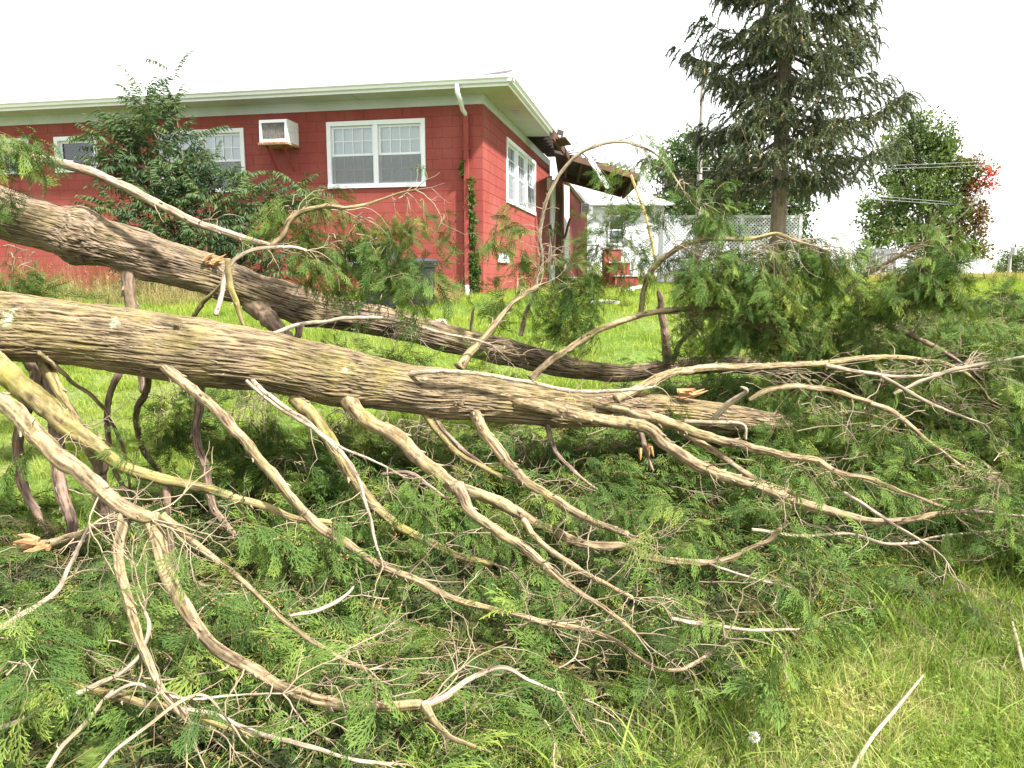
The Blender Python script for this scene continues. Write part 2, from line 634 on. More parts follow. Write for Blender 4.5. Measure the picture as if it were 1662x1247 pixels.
W_MAIN = span(on_front, 530, 690, 199, 307)
W_SHRUB = span(on_front, 257, 396, 214, 315)
W_SMALL = span(on_front, 88, 157, 223, 281)
W_LEFT = span(on_front, -60, 47, 229, 286)
W_BASE = span(on_front, 562, 632, 404, 432)
W_SIDE = span(on_side, 821.5, 868.5, 222, 325)
W_SIDE[2] = W_SIDE[3] - 1.42
W_SBASE = span(on_side, 808, 824, 411, 426)
front_holes = [W_MAIN, W_SHRUB, W_SMALL, W_LEFT, W_BASE]
side_holes = [W_SIDE, W_SBASE]

def F(s, z, o):   # front wall: along, up, outwards
    return (-o, s, z)
def S(s, z, o):
    return (s, -o, z)

def fbox(mb, T, s0, s1, z0, z1, o0, o1):
    a, b = T(s0, z0, o0), T(s1, z1, o1)
    mb.box(min(a[0], b[0]), max(a[0], b[0]), min(a[1], b[1]), max(a[1], b[1]), z0, z1)

# backing walls
mb = MB()
r = [(0.0, LEN, GZ - 0.3, WT)]
for h in front_holes: r = cut(r, h)
for q in r: fbox(mb, F, *q, -0.2, 0.0)
mb.build('wall', M_red, house, local=True)
mb = MB()
r = [(0.2, DEP, GZ - 0.3, WT)]
for h in side_holes: r = cut(r, h)
for q in r: fbox(mb, S, *q, -0.2, 0.0)
mb.build('wall', M_red, house, local=True)
mb = MB()
mb.box(DEP, DEP + 0.2, 0, LEN, GZ - 0.3, WT); mb.box(0.2, DEP, LEN - 0.2, LEN, GZ - 0.3, WT)
mb.build('wall', M_red, house, local=True)

# painted blocks, laid in running bond
BH, BL, JT = 0.2032, 0.4064, 0.003
def block_mesh(w, h, key={}):
    k = (round(w, 3), round(h, 3))
    if k not in key:
        b, d = 0.003, 0.006
        vs = [(0, 0, 0), (0, w, 0), (0, w, h), (0, 0, h), (-d, b, b), (-d, w - b, b), (-d, w - b, h - b), (-d, b, h - b)]
        key[k] = new_mesh('block', vs, [(0, 1, 2, 3), (7, 6, 5, 4), (0, 4, 5, 1), (1, 5, 6, 2), (2, 6, 7, 3), (3, 7, 4, 0)], [M_red])
    return key[k]
blocks = []
for T, L, holes, wall in ((F, LEN, front_holes, 0), (S, DEP, side_holes, 1)):
    row = 0
    z = WT - BH
    while z > GZ - 0.2:
        s = -(BL / 2 if row % 2 else 0)
        while s < L:
            rs = [(max(s, 0), min(s + BL, L), z, z + BH)]
            for h in holes: rs = cut(rs, h)
            for q in rs:
                if q[1] - q[0] > 0.05 and q[3] - q[2] > 0.03:
                    blocks.append((wall, *q))
            s += BL
        row += 1
        z -= BH
def bkey(b):
    wall, s0, s1, z0, z1 = b
    p = HC + (HA * s0 if wall == 0 else HB * s0)
    px = CX + FPX * p.x / p.y
    seen = 0 if (px < -20) else 1
    return -(seen * (s1 - s0) * (z1 - z0) * (1 if wall == 0 else 0.45) / p.y ** 2)
blocks.sort(key=bkey)
rest = MB()
for k, (wall, s0, s1, z0, z1) in enumerate(blocks):
    w, h = s1 - s0 - JT, z1 - z0 - JT
    rj = random.uniform(-0.001, 0.001)
    if k < 300:
        o = link('block', block_mesh(w, h), house)
        if wall == 0:
            o.location = (rj, s0 + JT / 2, z0 + JT / 2)
        else:
            o.location = (s1 - JT / 2, rj, z0 + JT / 2); o.rotation_euler = (0, 0, math.pi / 2)
    else:
        b, d = 0.003, 0.006
        T = F if wall == 0 else S
        a0, a1, c0, c1 = s0 + JT / 2, s1 - JT / 2, z0 + JT / 2, z1 - JT / 2
        rest.add([T(a0, c0, 0), T(a1, c0, 0), T(a1, c1, 0), T(a0, c1, 0), T(a0 + b, c0 + b, d), T(a1 - b, c0 + b, d), T(a1 - b, c1 - b, d), T(a0 + b, c1 - b, d)],
                 [(7, 6, 5, 4), (0, 4, 5, 1), (1, 5, 6, 2), (2, 6, 7, 3), (3, 7, 4, 0)])
rest.build('block', M_red, house, local=True, kind='stuff')

# windows
def window(T, rect, units, lites=(4, 2), double=True, blind=True, screens=True):
    s0, s1, z0, z1 = rect
    cw = 0.085
    c = MB()
    fbox(c, T, s0, s1, z1 - cw, z1, -0.19, 0.03)
    fbox(c, T, s0, s1, z0, z0 + cw, -0.19, 0.045)
    fbox(c, T, s0, s0 + cw, z0 + cw, z1 - cw, -0.19, 0.03)
    fbox(c, T, s1 - cw, s1, z0 + cw, z1 - cw, -0.19, 0.03)
    us = []
    a, b = s0 + cw, s1 - cw
    mw = 0.1
    uw = (b - a - mw * (units - 1)) / units
    for k in range(units):
        u0 = a + k * (uw + mw)
        us.append((u0, u0 + uw))
        if k < units - 1:
            fbox(c, T, u0 + uw, u0 + uw + mw, z0 + cw, z1 - cw, -0.12, 0.022)
    w = c.build('window', M_white, house, local=True)
    za, zb = z0 + cw, z1 - cw
    zm = (za + zb) / 2
    for (u0, u1) in us:
        sashes = [(zm - 0.015, zb - 0.004, -0.035), (za + 0.004, zm + 0.015, -0.07)] if double else [(za + 0.004, zb - 0.004, -0.05)]
        for si, (y0, y1, o) in enumerate(sashes):
            sw = 0.042
            m = MB()
            fbox(m, T, u0 + 0.004, u1 - 0.004, y1 - sw, y1, o - 0.03, o)
            fbox(m, T, u0 + 0.004, u1 - 0.004, y0, y0 + sw, o - 0.03, o)
            fbox(m, T, u0 + 0.004, u0 + sw, y0 + sw, y1 - sw, o - 0.03, o)
            fbox(m, T, u1 - sw, u1 - 0.004, y0 + sw, y1 - sw, o - 0.03, o)
            m.build('sash', M_white, w, local=True)
            g0, g1, h0, h1 = u0 + sw, u1 - sw, y0 + sw, y1 - sw
            nx, nz = lites
            pw, ph, mt = (g1 - g0) / nx, (h1 - h0) / nz, 0.016
            for i in range(1, nx):
                m = MB(); fbox(m, T, g0 + i * pw - mt / 2, g0 + i * pw + mt / 2, h0, h1, o - 0.016, o - 0.004)
                m.build('muntin', M_white, w, local=True)
            for i in range(1, nz):
                m = MB(); fbox(m, T, g0, g1, h0 + i * ph - mt / 2, h0 + i * ph + mt / 2, o - 0.014, o - 0.006)
                m.build('muntin', M_white, w, local=True)
            pm = None
            for i in range(nx):
                for j in range(nz):
                    base = T(g0 + i * pw, h0 + j * ph, o - 0.02)
                    if pm is None:
                        m = MB(); fbox(m, T, 0.002, pw - 0.002, 0.002, ph - 0.002, -0.003, 0.0)
                        pm = new_mesh('pane', m.v, m.f, [M_glass])
                    link('pane', pm, w, base)
            if si == 1 and screens:
                m = MB(); fbox(m, T, g0 - 0.03, g1 + 0.03, h0 - 0.03, h1, -0.012, -0.010)
                m.build('screen', M_screen, w, local=True)
        if blind:
            nb = 26
            m = MB()
            for i in range(nb):
                q0 = za + (zb - za) * i / nb
                m.add([T(u0, q0, -0.13), T(u1, q0, -0.13), T(u1, q0 + (zb - za) / nb * 1.04, -0.142), T(u0, q0 + (zb - za) / nb * 1.04, -0.142)], [(0, 1, 2, 3)])
            b_ = m.build('blind', M_blind, w, local=True)
            b_['kind'] = 'stuff'
    return w
window(F, W_MAIN, 2)
window(F, W_SHRUB, 2)
window(F, W_SMALL, 1, (1, 1), False, False)
window(F, W_LEFT, 1, (1, 1), False, False)
window(F, W_BASE, 1, (2, 1), False, False)
window(S, W_SIDE, 3, (2, 2))
window(S, W_SBASE, 1, (1, 1), False, False)
# pale diagonal strip standing in for a reflection in the small window's glass
m = MB()
s0, s1, z0, z1 = W_SMALL
m.add([F(s1 - 0.12, z1 - 0.1, -0.3), F(s0 + 0.1, z0 + 0.42, -0.3), F(s0 + 0.1, z0 + 0.52, -0.3), F(s1 - 0.5, z1 - 0.1, -0.3)], [(0, 1, 2, 3)])
m.build('glass_reflection', M_blind, house, local=True)

# frieze, soffit, gutters, roof
OV = 0.64
ZS = WT + 0.17
XB = 5.0                       # where the eave on the short side is torn off
mb = MB(); fbox(mb, F, -0.03, LEN, WT - 0.012, ZS, -0.1, 0.035); mb.build('frieze_board', M_soffit, house, local=True)
mb = MB(); fbox(mb, S, -0.028, DEP, WT - 0.015, ZS, -0.1, 0.032); mb.build('frieze_board', M_soffit, house, local=True)
# soffit boards along both eaves
mb = MB()
for k in range(7):
    y0 = -OV + 0.0 if k == 0 else k * 2.5
    y1 = min(LEN + OV, (k + 1) * 2.5 - 0.006)
    mb.box(-OV + 0.02, -0.036, y0 + 0.02, y1, ZS, ZS + 0.012)
mb.build('soffit', M_soffit, house, local=True)
mb = MB()
for k in range(2):
    mb.box(-0.03 + k * 2.2, -0.03 + (k + 1) * 2.2 - 0.006, -OV + 0.02, -0.034, ZS + 0.001, ZS + 0.013)
mb.add([(4.37, -OV + 0.02, ZS), (4.62, -OV + 0.02, ZS), (4.5, -0.034, ZS), (4.37, -0.034, ZS), (4.37, -OV + 0.02, ZS + 0.012), (4.62, -OV + 0.02, ZS + 0.012), (4.5, -0.034, ZS + 0.012), (4.37, -0.034, ZS + 0.012)],
       [(0, 1, 2, 3), (7, 6, 5, 4), (0, 4, 5, 1), (1, 5, 6, 2), (2, 6, 7, 3), (3, 7, 4, 0)])
mb.build('soffit', M_soffit, house, local=True)
mb = MB(); mb.box(1.5, 1.9, -0.42, -0.24, ZS - 0.006, ZS - 0.001); mb.build('soffit_vent', M_metal, house, local=True)
# fascia
mb = MB(); mb.box(-OV, -OV + 0.02, -OV, LEN + OV, ZS - 0.02, ZS + 0.16); mb.build('fascia', M_white, house, local=True)
mb = MB(); mb.box(-OV + 0.02, XB, -OV, -OV + 0.02, ZS - 0.021, ZS + 0.16); mb.build('fascia', M_white, house, local=True)
# K-style gutters
def gutter(T0, a, b):
    prof = [(0.0, 0.0), (0.07, 0.0), (0.085, 0.04), (0.12, 0.07), (0.12, 0.115), (0.108, 0.12), (0.105, 0.08), (0.0, 0.02)]
    m = MB(); vs = []
    for s in (a, b):
        for (o, z) in prof:
            vs.append(T0(s, o, z))
    n = len(prof)
    fs = [tuple(range(n)), tuple(range(2 * n - 1, n - 1, -1))] + [(i, i + n, (i + 1) % n + n, (i + 1) % n) for i in range(n)]
    m.add(vs, fs)
    return m.build('gutter', M_gutter, house, local=True)
gutter(lambda s, o, z: (-OV - o, s, ZS + 0.035 + z), -OV - 0.118, LEN + OV)
gutter(lambda s, o, z: (s, -OV - o, ZS + 0.036 + z), -OV - 0.116, XB + 0.05)
# roof planes (low hip) with shingle courses
def roof_pt(x, y):
    h = min(x + OV + 0.05, y + OV + 0.05, LEN + OV - y, DEP + OV - x + 3)
    return ZS + 0.16 + 0.135 * h
mb = MB()
E = -OV - 0.05
X1, Y1 = DEP + 0.6, LEN + OV
mid = (X1 + E) / 2
ridge = roof_pt(mid, LEN / 2)
mb.slab([(E, E, roof_pt(E, E)), (E, Y1, roof_pt(E, E)), (mid, Y1 - 4, ridge), (mid, mid, ridge)], (0, 0, -0.03))
mb.slab([(E, E, roof_pt(E, E) + 0.002), (mid, mid, ridge + 0.002), (X1 - 0.2, mid - 1.0, ridge - 0.1), (XB + 0.9, 0.3, roof_pt(2, E) + 0.1), (XB + 0.25, -0.2, roof_pt(2, E) + 0.03), (XB, E, roof_pt(2, E))], (0, 0, -0.03))
mb.build('roof', M_shingle, house, local=True)
# rafters bared where the soffit has gone
mb = MB()
for k in range(7):
    x = 4.75 + k * 0.42
    mb.box(x, x + 0.05, -OV + 0.05 + (0.0 if x < XB else 0.12 * (x - XB)), 0.3, ZS + 0.02, ZS + 0.14)
mb.build('rafters', M_darkwood, house, local=True, kind='stuff')
mb = MB(); mb.box(4.6, DEP + 0.3, -0.45, 0.1, ZS + 0.145, ZS + 0.16); mb.build('roof_deck', M_darkwood, house, local=True)
# lifted shingles at the corner
mb = MB()
for k, (x, y, l) in enumerate(((-0.62, -0.5, 0.3), (-0.5, -0.62, 0.35), (-0.2, -0.6, 0.4))):
    z = ZS + 0.18
    mb.slab([(x, y, z), (x + 0.02, y + l, z + 0.01), (x + 0.3, y + l, z + 0.05 + 0.01 * k), (x + 0.28, y, z + 0.06 + 0.015 * k)], (0, 0, 0.008))
mb.slab([(-0.62, -0.6, ZS + 0.2), (-0.5, 0.25, ZS + 0.19), (-0.3, 0.2, ZS + 0.25), (-0.45, -0.72, ZS + 0.3)], (0, 0, 0.01))
mb.build('lifted_shingles', M_shingle, house, local=True, kind='stuff')

# downspout by the corner
sD, zD = on_front(759, 300)
sT, _ = on_front_o(742, 150, OV + 0.05)
def F3(s, z, o): return Vector(F(s, z, o))
mb = MB()
mb.tube([F3(sT, ZS + 0.04, OV + 0.05), F3(sT, ZS - 0.1, OV + 0.05), F3(sT - 0.03, ZS - 0.2, OV - 0.02), F3(sD + 0.05, WT - 0.12, 0.16), F3(sD, WT - 0.22, 0.075)], 0.045, 8)
mb.build('downspout', M_gutter, house, smooth=True, local=True)
mb = MB(); mb.box(-0.11, -0.03, sD - 0.045, sD + 0.045, GZ + 0.28, WT - 0.2)
for z in (GZ + 0.7, GZ + 1.8, GZ + 2.9):
    mb.box(-0.114, -0.02, sD - 0.07, sD + 0.07, z, z + 0.03)
mb.build('downspout', M_red, house, local=True)
mb = MB(); mb.tube([F3(sD, GZ + 0.3, 0.07), F3(sD, GZ + 0.1, 0.07), F3(sD, GZ - 0.1, 0.1)], 0.055, 10)
mb.build('drain_pipe', M_white, house, smooth=True, local=True)
# white door jamb and torn post where the short wall ends
mb = MB(); mb.box(DEP + 0.21, DEP + 0.34, -0.05, 0.12, GZ, WT - 0.25); mb.build('door_frame', M_white, house, local=True)
mb = MB(); mb.box(DEP + 0.36, DEP + 1.3, -0.02, 0.03, GZ, WT - 0.4); mb.build('door', M_white, house, local=True)
mb = MB(); mb.box(DEP + 1.32, DEP + 1.5, -0.22, -0.02, GZ, WT - 0.2); mb.build('porch_post', M_brownwood, house, local=True)
mb = MB(); mb.box(DEP - 0.5, DEP - 0.3, -0.1, -0.012, WT - 0.75, WT - 0.4); mb.build('porch_light', M_white, house, local=True)
# long red wing carrying on behind
mb = MB()
mb.slab([P(914, 450, 26), P(914, 290, 26), P(953, 343, 31), P(953, 450, 31)], (-0.4, 0.3, 0))
wing = thing('house_wing', 'far red painted wing of the house behind the collapsed porch roof', 'house', (P(914, 450, 26).x, 26, 0))
mb.build('wall', M_red, wing)
mb = MB(); mb.beam(P(912, 287, 25.9), P(956, 341, 31.2), 0.25, 0.12); mb.build('fascia', M_white, wing)
mb = MB(); mb.slab([P(916, 300, 25.8), P(924, 303, 25.9), P(924, 440, 25.9), P(916, 442, 25.8)], (0.0, 0.1, 0)); mb.build('door', M_white, wing)
ac2 = thing('air_conditioner', 'small far grey window air conditioner on the red wing', 'air conditioner', P(949, 346, 27.8))
mb = MB(); c = P(949, 339, 27.8); mb.box(c.x - 0.16, c.x + 0.14, c.y - 0.3, c.y + 0.3, c.z - 0.16, c.z + 0.16); mb.build('casing', M_metal, ac2)
mb = MB()
for k in range(5): mb.box(c.x - 0.13, c.x + 0.11, c.y - 0.32, c.y - 0.302, c.z - 0.12 + k * 0.055, c.z - 0.09 + k * 0.055)
mb.build('grille', M_coil, ac2)

# ---------------------------------------------------------------- air conditioner in the long wall
a0, zt = on_front_o(420, 196, 0.5); a1, _ = on_front_o(465, 196, 0.5); _, zb = on_front_o(420, 231, 0.5)
a0, a1 = min(a0, a1), max(a0, a1)
ac = thing('air_conditioner', 'boxy white air conditioner with rusty tray on the red block wall', 'air conditioner', (HC.x, HC.y, 0), HANG)
zb2 = zb
mb = MB()
mb.box(-0.5, -0.48, a0, a0 + 0.05, zb2, zt); mb.box(-0.5, -0.48, a1 - 0.05, a1, zb2, zt)
mb.box(-0.5, -0.48, a0 + 0.05, a1 - 0.05, zt - 0.05, zt); mb.box(-0.5, -0.48, a0 + 0.05, a1 - 0.05, zb2, zb2 + 0.05)
mb.box(-0.48, -0.012, a0, a0 + 0.015, zb2, zt); mb.box(-0.48, -0.012, a1 - 0.015, a1, zb2, zt)
mb.box(-0.48, -0.012, a0, a1, zt, zt + 0.012); mb.box(-0.48, -0.012, a0, a1, zb2 - 0.012, zb2)
for k in range(3): mb.box(-0.44, -0.06, a0 - 0.006, a0 - 0.0005, zt - 0.1 - k * 0.11, zt - 0.08 - k * 0.11)
mb.build('casing', M_white, ac, local=True)
mb = MB(); mb.box(-0.476, -0.46, a0 + 0.05, a1 - 0.05, zb2 + 0.05, zt - 0.05); mb.build('condenser', M_coil, ac, local=True)
mb = MB()
nf = 22
for k in range(nf):
    y = a0 + 0.055 + (a1 - a0 - 0.11) * k / (nf - 1)
    mb.box(-0.484, -0.478, y - 0.003, y + 0.003, zb2 + 0.05, zt - 0.05)
mb.build('fins', M_coil, ac, local=True, kind='stuff')
mb = MB(); mb.box(-0.54, -0.02, a0 - 0.02, a1 + 0.02, zb2 - 0.06, zb2 - 0.014)
for k in range(12):
    y = a0 + 0.03 + (a1 - a0 - 0.06) * k / 11
    mb.box(-0.55, -0.541, y - 0.012, y + 0.012, zb2 - 0.04, zb2 - 0.01)
mb.build('tray', M_rust, ac, local=True)
for y in (a0 + 0.12, a1 - 0.1):
    mb = MB(); mb.beam((-0.42, y, zb2 - 0.06), (-0.02, y, zb2 - 0.5), 0.03, 0.035); mb.build('bracket', M_red, ac, local=True)

# ---------------------------------------------------------------- storm damage beyond the corner
roofp = thing('collapsed_porch_roof', 'collapsed brown porch roof sagging off the end of the red house', 'porch roof', P(960, 300, 22))
mb = MB(); mb.slab([P(900, 248, 20.4), P(955, 264, 21.0), P(1034, 288, 22.0), P(1012, 311, 25.0), P(960, 297, 25.2), P(905, 281, 25)], (0, 0.02, 0.07)); mb.build('roof_deck', M_darkwood, roofp)
mb = MB(); mb.beam(P(905, 284, 24.9), P(1010, 313, 24.9), 0.09, 0.3); mb.build('beam', M_brownwood, roofp)
mb = MB(); mb.beam(P(926, 256, 20.6), P(1036, 288, 21.9), 0.08, 0.16); mb.build('fascia', M_brownwood, roofp)
mb = MB(); mb.beam(P(1033, 291, 21.9), P(1011, 314, 24.9), 0.08, 0.34); mb.build('fascia', M_brownwood, roofp)
mb = MB()
for k in range(5):
    t = 0.12 + k * 0.19
    mb.beam(P(905 + 128 * t, 250 + 40 * t, 20.7 + 1.3 * t), P(905 + 105 * t, 284 + 29 * t, 24.8), 0.06, 0.13)
mb.build('rafters', M_brownwood, roofp, kind='stuff')
mb = MB()
for k in range(16):
    t = k / 15.0
    p = P(905 + 120 * t, 246 + 36 * t, 20.6 + 1.3 * t)
    w = random.uniform(0.12, 0.35)
    mb.slab([p, p + Vector((w, 0.05, random.uniform(-0.05, 0.1))), p + Vector((w, 0.4, random.uniform(-0.0, 0.22))), p + Vector((0, 0.4, random.uniform(0, 0.12)))], (0, 0, 0.012))
mb.build('torn_shingles', M_shingle, roofp, kind='stuff')
torn = thing('torn_eave_board', 'splintered dark eave board hanging where the white gutter ends', 'board', P(905, 225, 19.6))
mb = MB(); mb.beam(P(897, 219, 19.3), P(915, 243, 20.3), 0.06, 0.22); mb.beam(P(912, 238, 20.2), P(927, 262, 20.8), 0.05, 0.14); mb.beam(P(908, 224, 19.4), P(918, 236, 19.9), 0.03, 0.3, (1, 0, 0))
mb.build('board', M_brownwood, torn)
mb = MB(); mb.beam(P(905, 214, 19.6), P(914, 217, 19.7), 0.04, 0.12); mb.beam(P(911, 226, 19.7), P(917, 232, 19.9), 0.04, 0.16); mb.build('splinter', M_darkwood, torn)
gut = thing('hanging_gutter', 'bent white gutter piece hanging down over the collapsed porch roof', 'gutter', P(955, 260, 20))
mb = MB()
pts = [P(925, 221, 20.2), P(938, 233, 20.2), P(950, 254, 20.2), P(965, 276, 20.2), P(977, 296, 20.2), P(984, 306, 20.2)]
prev = None
for i in range(len(pts) - 1): mb.beam(pts[i], pts[i + 1], 0.13, 0.02); mb.beam(pts[i] + Vector((0.07, 0, 0.02)), pts[i + 1] + Vector((0.07, 0, 0.02)), 0.012, 0.1)
mb.build('channel', M_gutter, gut)
mb = MB(); mb.slab([P(966, 262, 20.6), P(978, 252, 20.8), P(987, 258, 20.9), P(989, 268, 20.9), P(983, 255, 20.8), P(974, 262, 20.6)], (0.02, 0.03, 0.01)); mb.build('flap', M_gutter, gut)
lp = thing('leaning_board', 'yellow fresh lumber board leaning steeply against the fallen porch roof', 'board', P(1066, 440, 21.5))
mb = MB(); mb.beam(P(1024, 284, 21.6), P(1048, 350, 21.4), 0.09, 0.05); mb.beam(P(1047, 345, 21.4), P(1068, 440, 21.2), 0.09, 0.05); mb.build('board', M_yellowwood, lp)
lp2 = thing('leaning_board', 'dark thin boards leaning by the porch door of the red house', 'board', P(900, 430, 22.5))
mb = MB()
for (x0, y0, x1, y1, d) in ((893, 365, 902, 432, 22.2), (905, 330, 896, 430, 22.0), (925, 355, 908, 420, 22.4), (912, 300, 915, 432, 22.6)):
    mb.beam(P(x0, y0, d), P(x1, y1, d - 0.3), 0.06, 0.04)
mb.build('board', M_brownwood, lp2)
# red steps and a pale ground slab
st = thing('porch_steps', 'small red painted porch steps in front of the white building', 'steps', P(1000, 455, 21))
mb = MB()
for k in range(3):
    a = P(981 + k * 9, 405 + k * 22, 21 - k * 0.35); b = P(1008 + k * 14, 455, 21 - k * 0.35)
    mb.box(a.x, b.x, a.y, a.y + 0.5, b.z - 0.2, a.z)
mb.build('riser', M_red, st)
mb = MB()
for k in range(3):
    a = P(980 + k * 9, 405 + k * 22, 21 - k * 0.35); b = P(1009 + k * 14, 455, 21 - k * 0.35)
    mb.box(a.x - 0.02, b.x + 0.02, a.y - 0.03, a.y + 0.5, a.z + 0.001, a.z + 0.04)
mb.build('tread', M_concrete, st)
mb = MB()
c = P(980, 492, gdepth(980, 492)); gz = float(ground_z(0, c.y))
mb.slab([(c.x - 0.25, c.y - 0.35, gz - 0.01), (c.x + 0.22, c.y - 0.3, gz - 0.01), (c.x + 0.2, c.y + 0.35, gz), (c.x - 0.2, c.y + 0.3, gz)], (0, 0, 0.04))
o = mb.build('concrete_slab', M_concrete); tag(o, 'pale flat concrete slab lying on the lawn right of the red house', 'slab')
mb = MB(); a = P(1010, 476, 17.5); b = P(1043, 466, 18)
mb.slab([a, a + Vector((0.15, 0.1, 0.02)), b + Vector((0.0, 0.2, -0.1)), b, (a + b) / 2 + Vector((0, 0, 0.03))], (0, 0, 0.05))
o = mb.build('metal_sheet', M_white); tag(o, 'curled white metal sheet lying in the weeds by the porch', 'sheet')

# ---------------------------------------------------------------- white building, lattice fence, dark fence
wb = thing('white_building', 'far white outbuilding with pale roof and one dark window', 'building', (P(1020, 450, 34).x, 34, 0))
A, B = P(962, 334, 34), P(1078, 334, 34)
gz = float(ground_z(0, 34))
w0, w1, wz0, wz1 = P(990, 352, 34).x, P(1012, 352, 34).x, P(990, 395, 34).z, P(990, 352, 34).z
mb = MB()
for q in cut([(A.x, B.x, gz - 0.2, A.z)], (w0, w1, wz0, wz1)):
    mb.box(q[0], q[1], 34, 34.2, q[2], q[3])
mb.box(A.x, B.x, 39, 39.2, gz, A.z); mb.box(A.x, A.x + 0.2, 34.2, 39, gz, A.z); mb.box(B.x - 0.2, B.x, 34.2, 39, gz, A.z)
mb.build('wall', M_white, wb)
M_tin = worn('pale_tin_roof', (0.5, 0.5, 0.48), (0.35, 0.34, 0.32), 2, 0.5, 0.6, (6, 1, 1))
mb = MB(); rz = A.z + 0.75
mb.slab([(A.x - 0.4, 33.6, A.z - 0.02), (B.x + 0.4, 33.6, A.z - 0.02), (B.x - 0.5, 36.6, rz), (A.x + 0.7, 36.6, rz)], (0, 0, 0.08))
mb.slab([(A.x - 0.4, 39.6, A.z - 0.02), (A.x + 0.7, 36.61, rz), (B.x - 0.5, 36.61, rz), (B.x + 0.4, 39.6, A.z - 0.02)], (0, 0, 0.08))
mb.build('roof', M_tin, wb)
mb = MB()
mb.box(w0 - 0.08, w1 + 0.08, 33.94, 33.995, wz1, wz1 + 0.1); mb.box(w0 - 0.08, w1 + 0.08, 33.94, 33.995, wz0 - 0.1, wz0)
mb.box(w0 - 0.08, w0, 33.94, 33.995, wz0, wz1); mb.box(w1, w1 + 0.08, 33.94, 33.995, wz0, wz1)
mb.box(w0, w1, 34.02, 34.06, (wz0 + wz1) / 2 - 0.03, (wz0 + wz1) / 2 + 0.03)
wn = mb.build('window', M_white, wb)
mb = MB(); mb.box(w0, w1, 34.08, 34.09, (wz0 + wz1) / 2 + 0.03, wz1); mb.build('pane', M_glass, wn)
mb = MB(); mb.box(w0, w1, 34.08, 34.09, wz0, (wz0 + wz1) / 2 - 0.03); mb.build('pane', M_glass, wn)
mb = MB(); cc = Vector(((w0 + w1) / 2 - 0.05, 34.1, (wz0 + wz1) / 2 + 0.3))
mb.add([cc + Vector((0.16 * math.cos(t), 0, 0.3 * math.sin(t))) for t in np.linspace(0, 6.28, 13)[:-1]], [tuple(range(12))]); mb.build('hanging', M_blind, wn)

lat = thing('lattice_fence', 'white diagonal lattice fence beyond the lawn behind the spruce trunk', 'fence', (P(1160, 450, 27).x, 27, 0))
LX0, LX1, LZT = P(1072, 350, 27).x, P(1256, 350, 27).x, P(1160, 352, 27).z
LZB = float(ground_z(0, 27)) + 0.1
def lattice(x0, x1, name='lattice_panel'):
    m = MB()
    sp, w = 0.125, 0.032
    H = LZT - LZB
    for sgn, y in ((1, 27.0), (-1, 27.012)):
        n = int((x1 - x0 + H) / sp) + 1
        for k in range(n):
            c = x0 - H + k * sp if sgn > 0 else x0 + k * sp
            pa, pb = (c, LZB), (c + sgn * H, LZT)
            lo, hi = max(min(pa[0], pb[0]), x0), min(max(pa[0], pb[0]), x1)
            if hi - lo < 0.02: continue
            za = LZB + (lo - c) * sgn if sgn > 0 else LZB + (c - lo)
            zb = LZB + (hi - c) * sgn if sgn > 0 else LZB + (c - hi)
            m.beam((lo, y, za), (hi, y, zb), 0.01, w)
    return m.build(name, M_white, lat, kind='stuff')
posts = [P(x, 350, 27).x for x in (1072, 1138, 1205, 1258, 1300)]
for i in range(len(posts) - 1):
    lattice(posts[i] + 0.05, posts[i + 1] - 0.05)
for x in posts:
    mb = MB(); mb.box(x - 0.05, x + 0.05, 26.96, 27.06, LZB - 0.3, LZT + 0.1); mb.build('post', M_white, lat)
for z in (LZT, LZB):
    for i in range(len(posts) - 1):
        mb = MB(); mb.box(posts[i] + 0.052, posts[i + 1] - 0.052, 26.98, 27.03, z - 0.04, z + 0.05); mb.build('rail', M_white, lat)

M_slat = worn('weathered_grey_fence', (0.16, 0.16, 0.17), (0.26, 0.26, 0.27), 4, 0.9, 0.7, (3, 1, 0.3))
df = thing('board_fence', 'dark grey vertical board fence beneath the maple on the ridge', 'fence', (P(1420, 450, 36).x, 36, 0))
x = P(1392, 405, 36).x; k = 0
zt_, zb_ = P(1400, 404, 36).z, 1.3
pm = new_mesh('plank', *(lambda m: (m.v, m.f))(MB().box(0, 0.13, 0, 0.025, 0, zt_ - zb_)), [M_slat])
while x < P(1452, 405, 36).x:
    link('plank', pm, df, (x - df.location.x, 0, zb_ + random.uniform(-0.02, 0.02)))
    x += 0.155
mb = MB(); mb.box(P(1392, 405, 36).x, P(1452, 405, 36).x, 36.03, 36.08, zt_ - 0.3, zt_ - 0.2); mb.box(P(1392, 405, 36).x, P(1452, 405, 36).x, 36.03, 36.08, zb_ + 0.3, zb_ + 0.4); mb.build('rail', M_slat, df)

# ---------------------------------------------------------------- rubbish bins
def bin_at(px, py_b):
    d = gdepth(px, py_b)
    p = P(px, py_b, d); p.z = float(ground_z(0, d)); return p
p = bin_at(618, 503)
b1 = thing('trash_bin', 'black square trash bin with its lid propped open like a tent', 'trash bin', p)
mb = MB()
w0_, w1_, h_ = 0.24, 0.31, 0.68
def ringv(w, z, k=0.07):
    return [(sx * w - cx, sy * w - cy, z) for sx, sy, cx, cy in ((-1, -1, -k, 0), (1, -1, k, 0), (1, -1, 0, -k), (1, 1, 0, k), (1, 1, k, 0), (-1, 1, -k, 0), (-1, 1, 0, k), (-1, -1, 0, -k))]
rings = [(w0_, 0.04), (w0_ + 0.03, 0.3), (w1_, h_ - 0.06), (w1_ + 0.025, h_ - 0.055), (w1_ + 0.025, h_), (w1_ - 0.005, h_), (w0_ + 0.01, 0.08)]
vs = [];
for w, z in rings: vs += ringv(w, z)
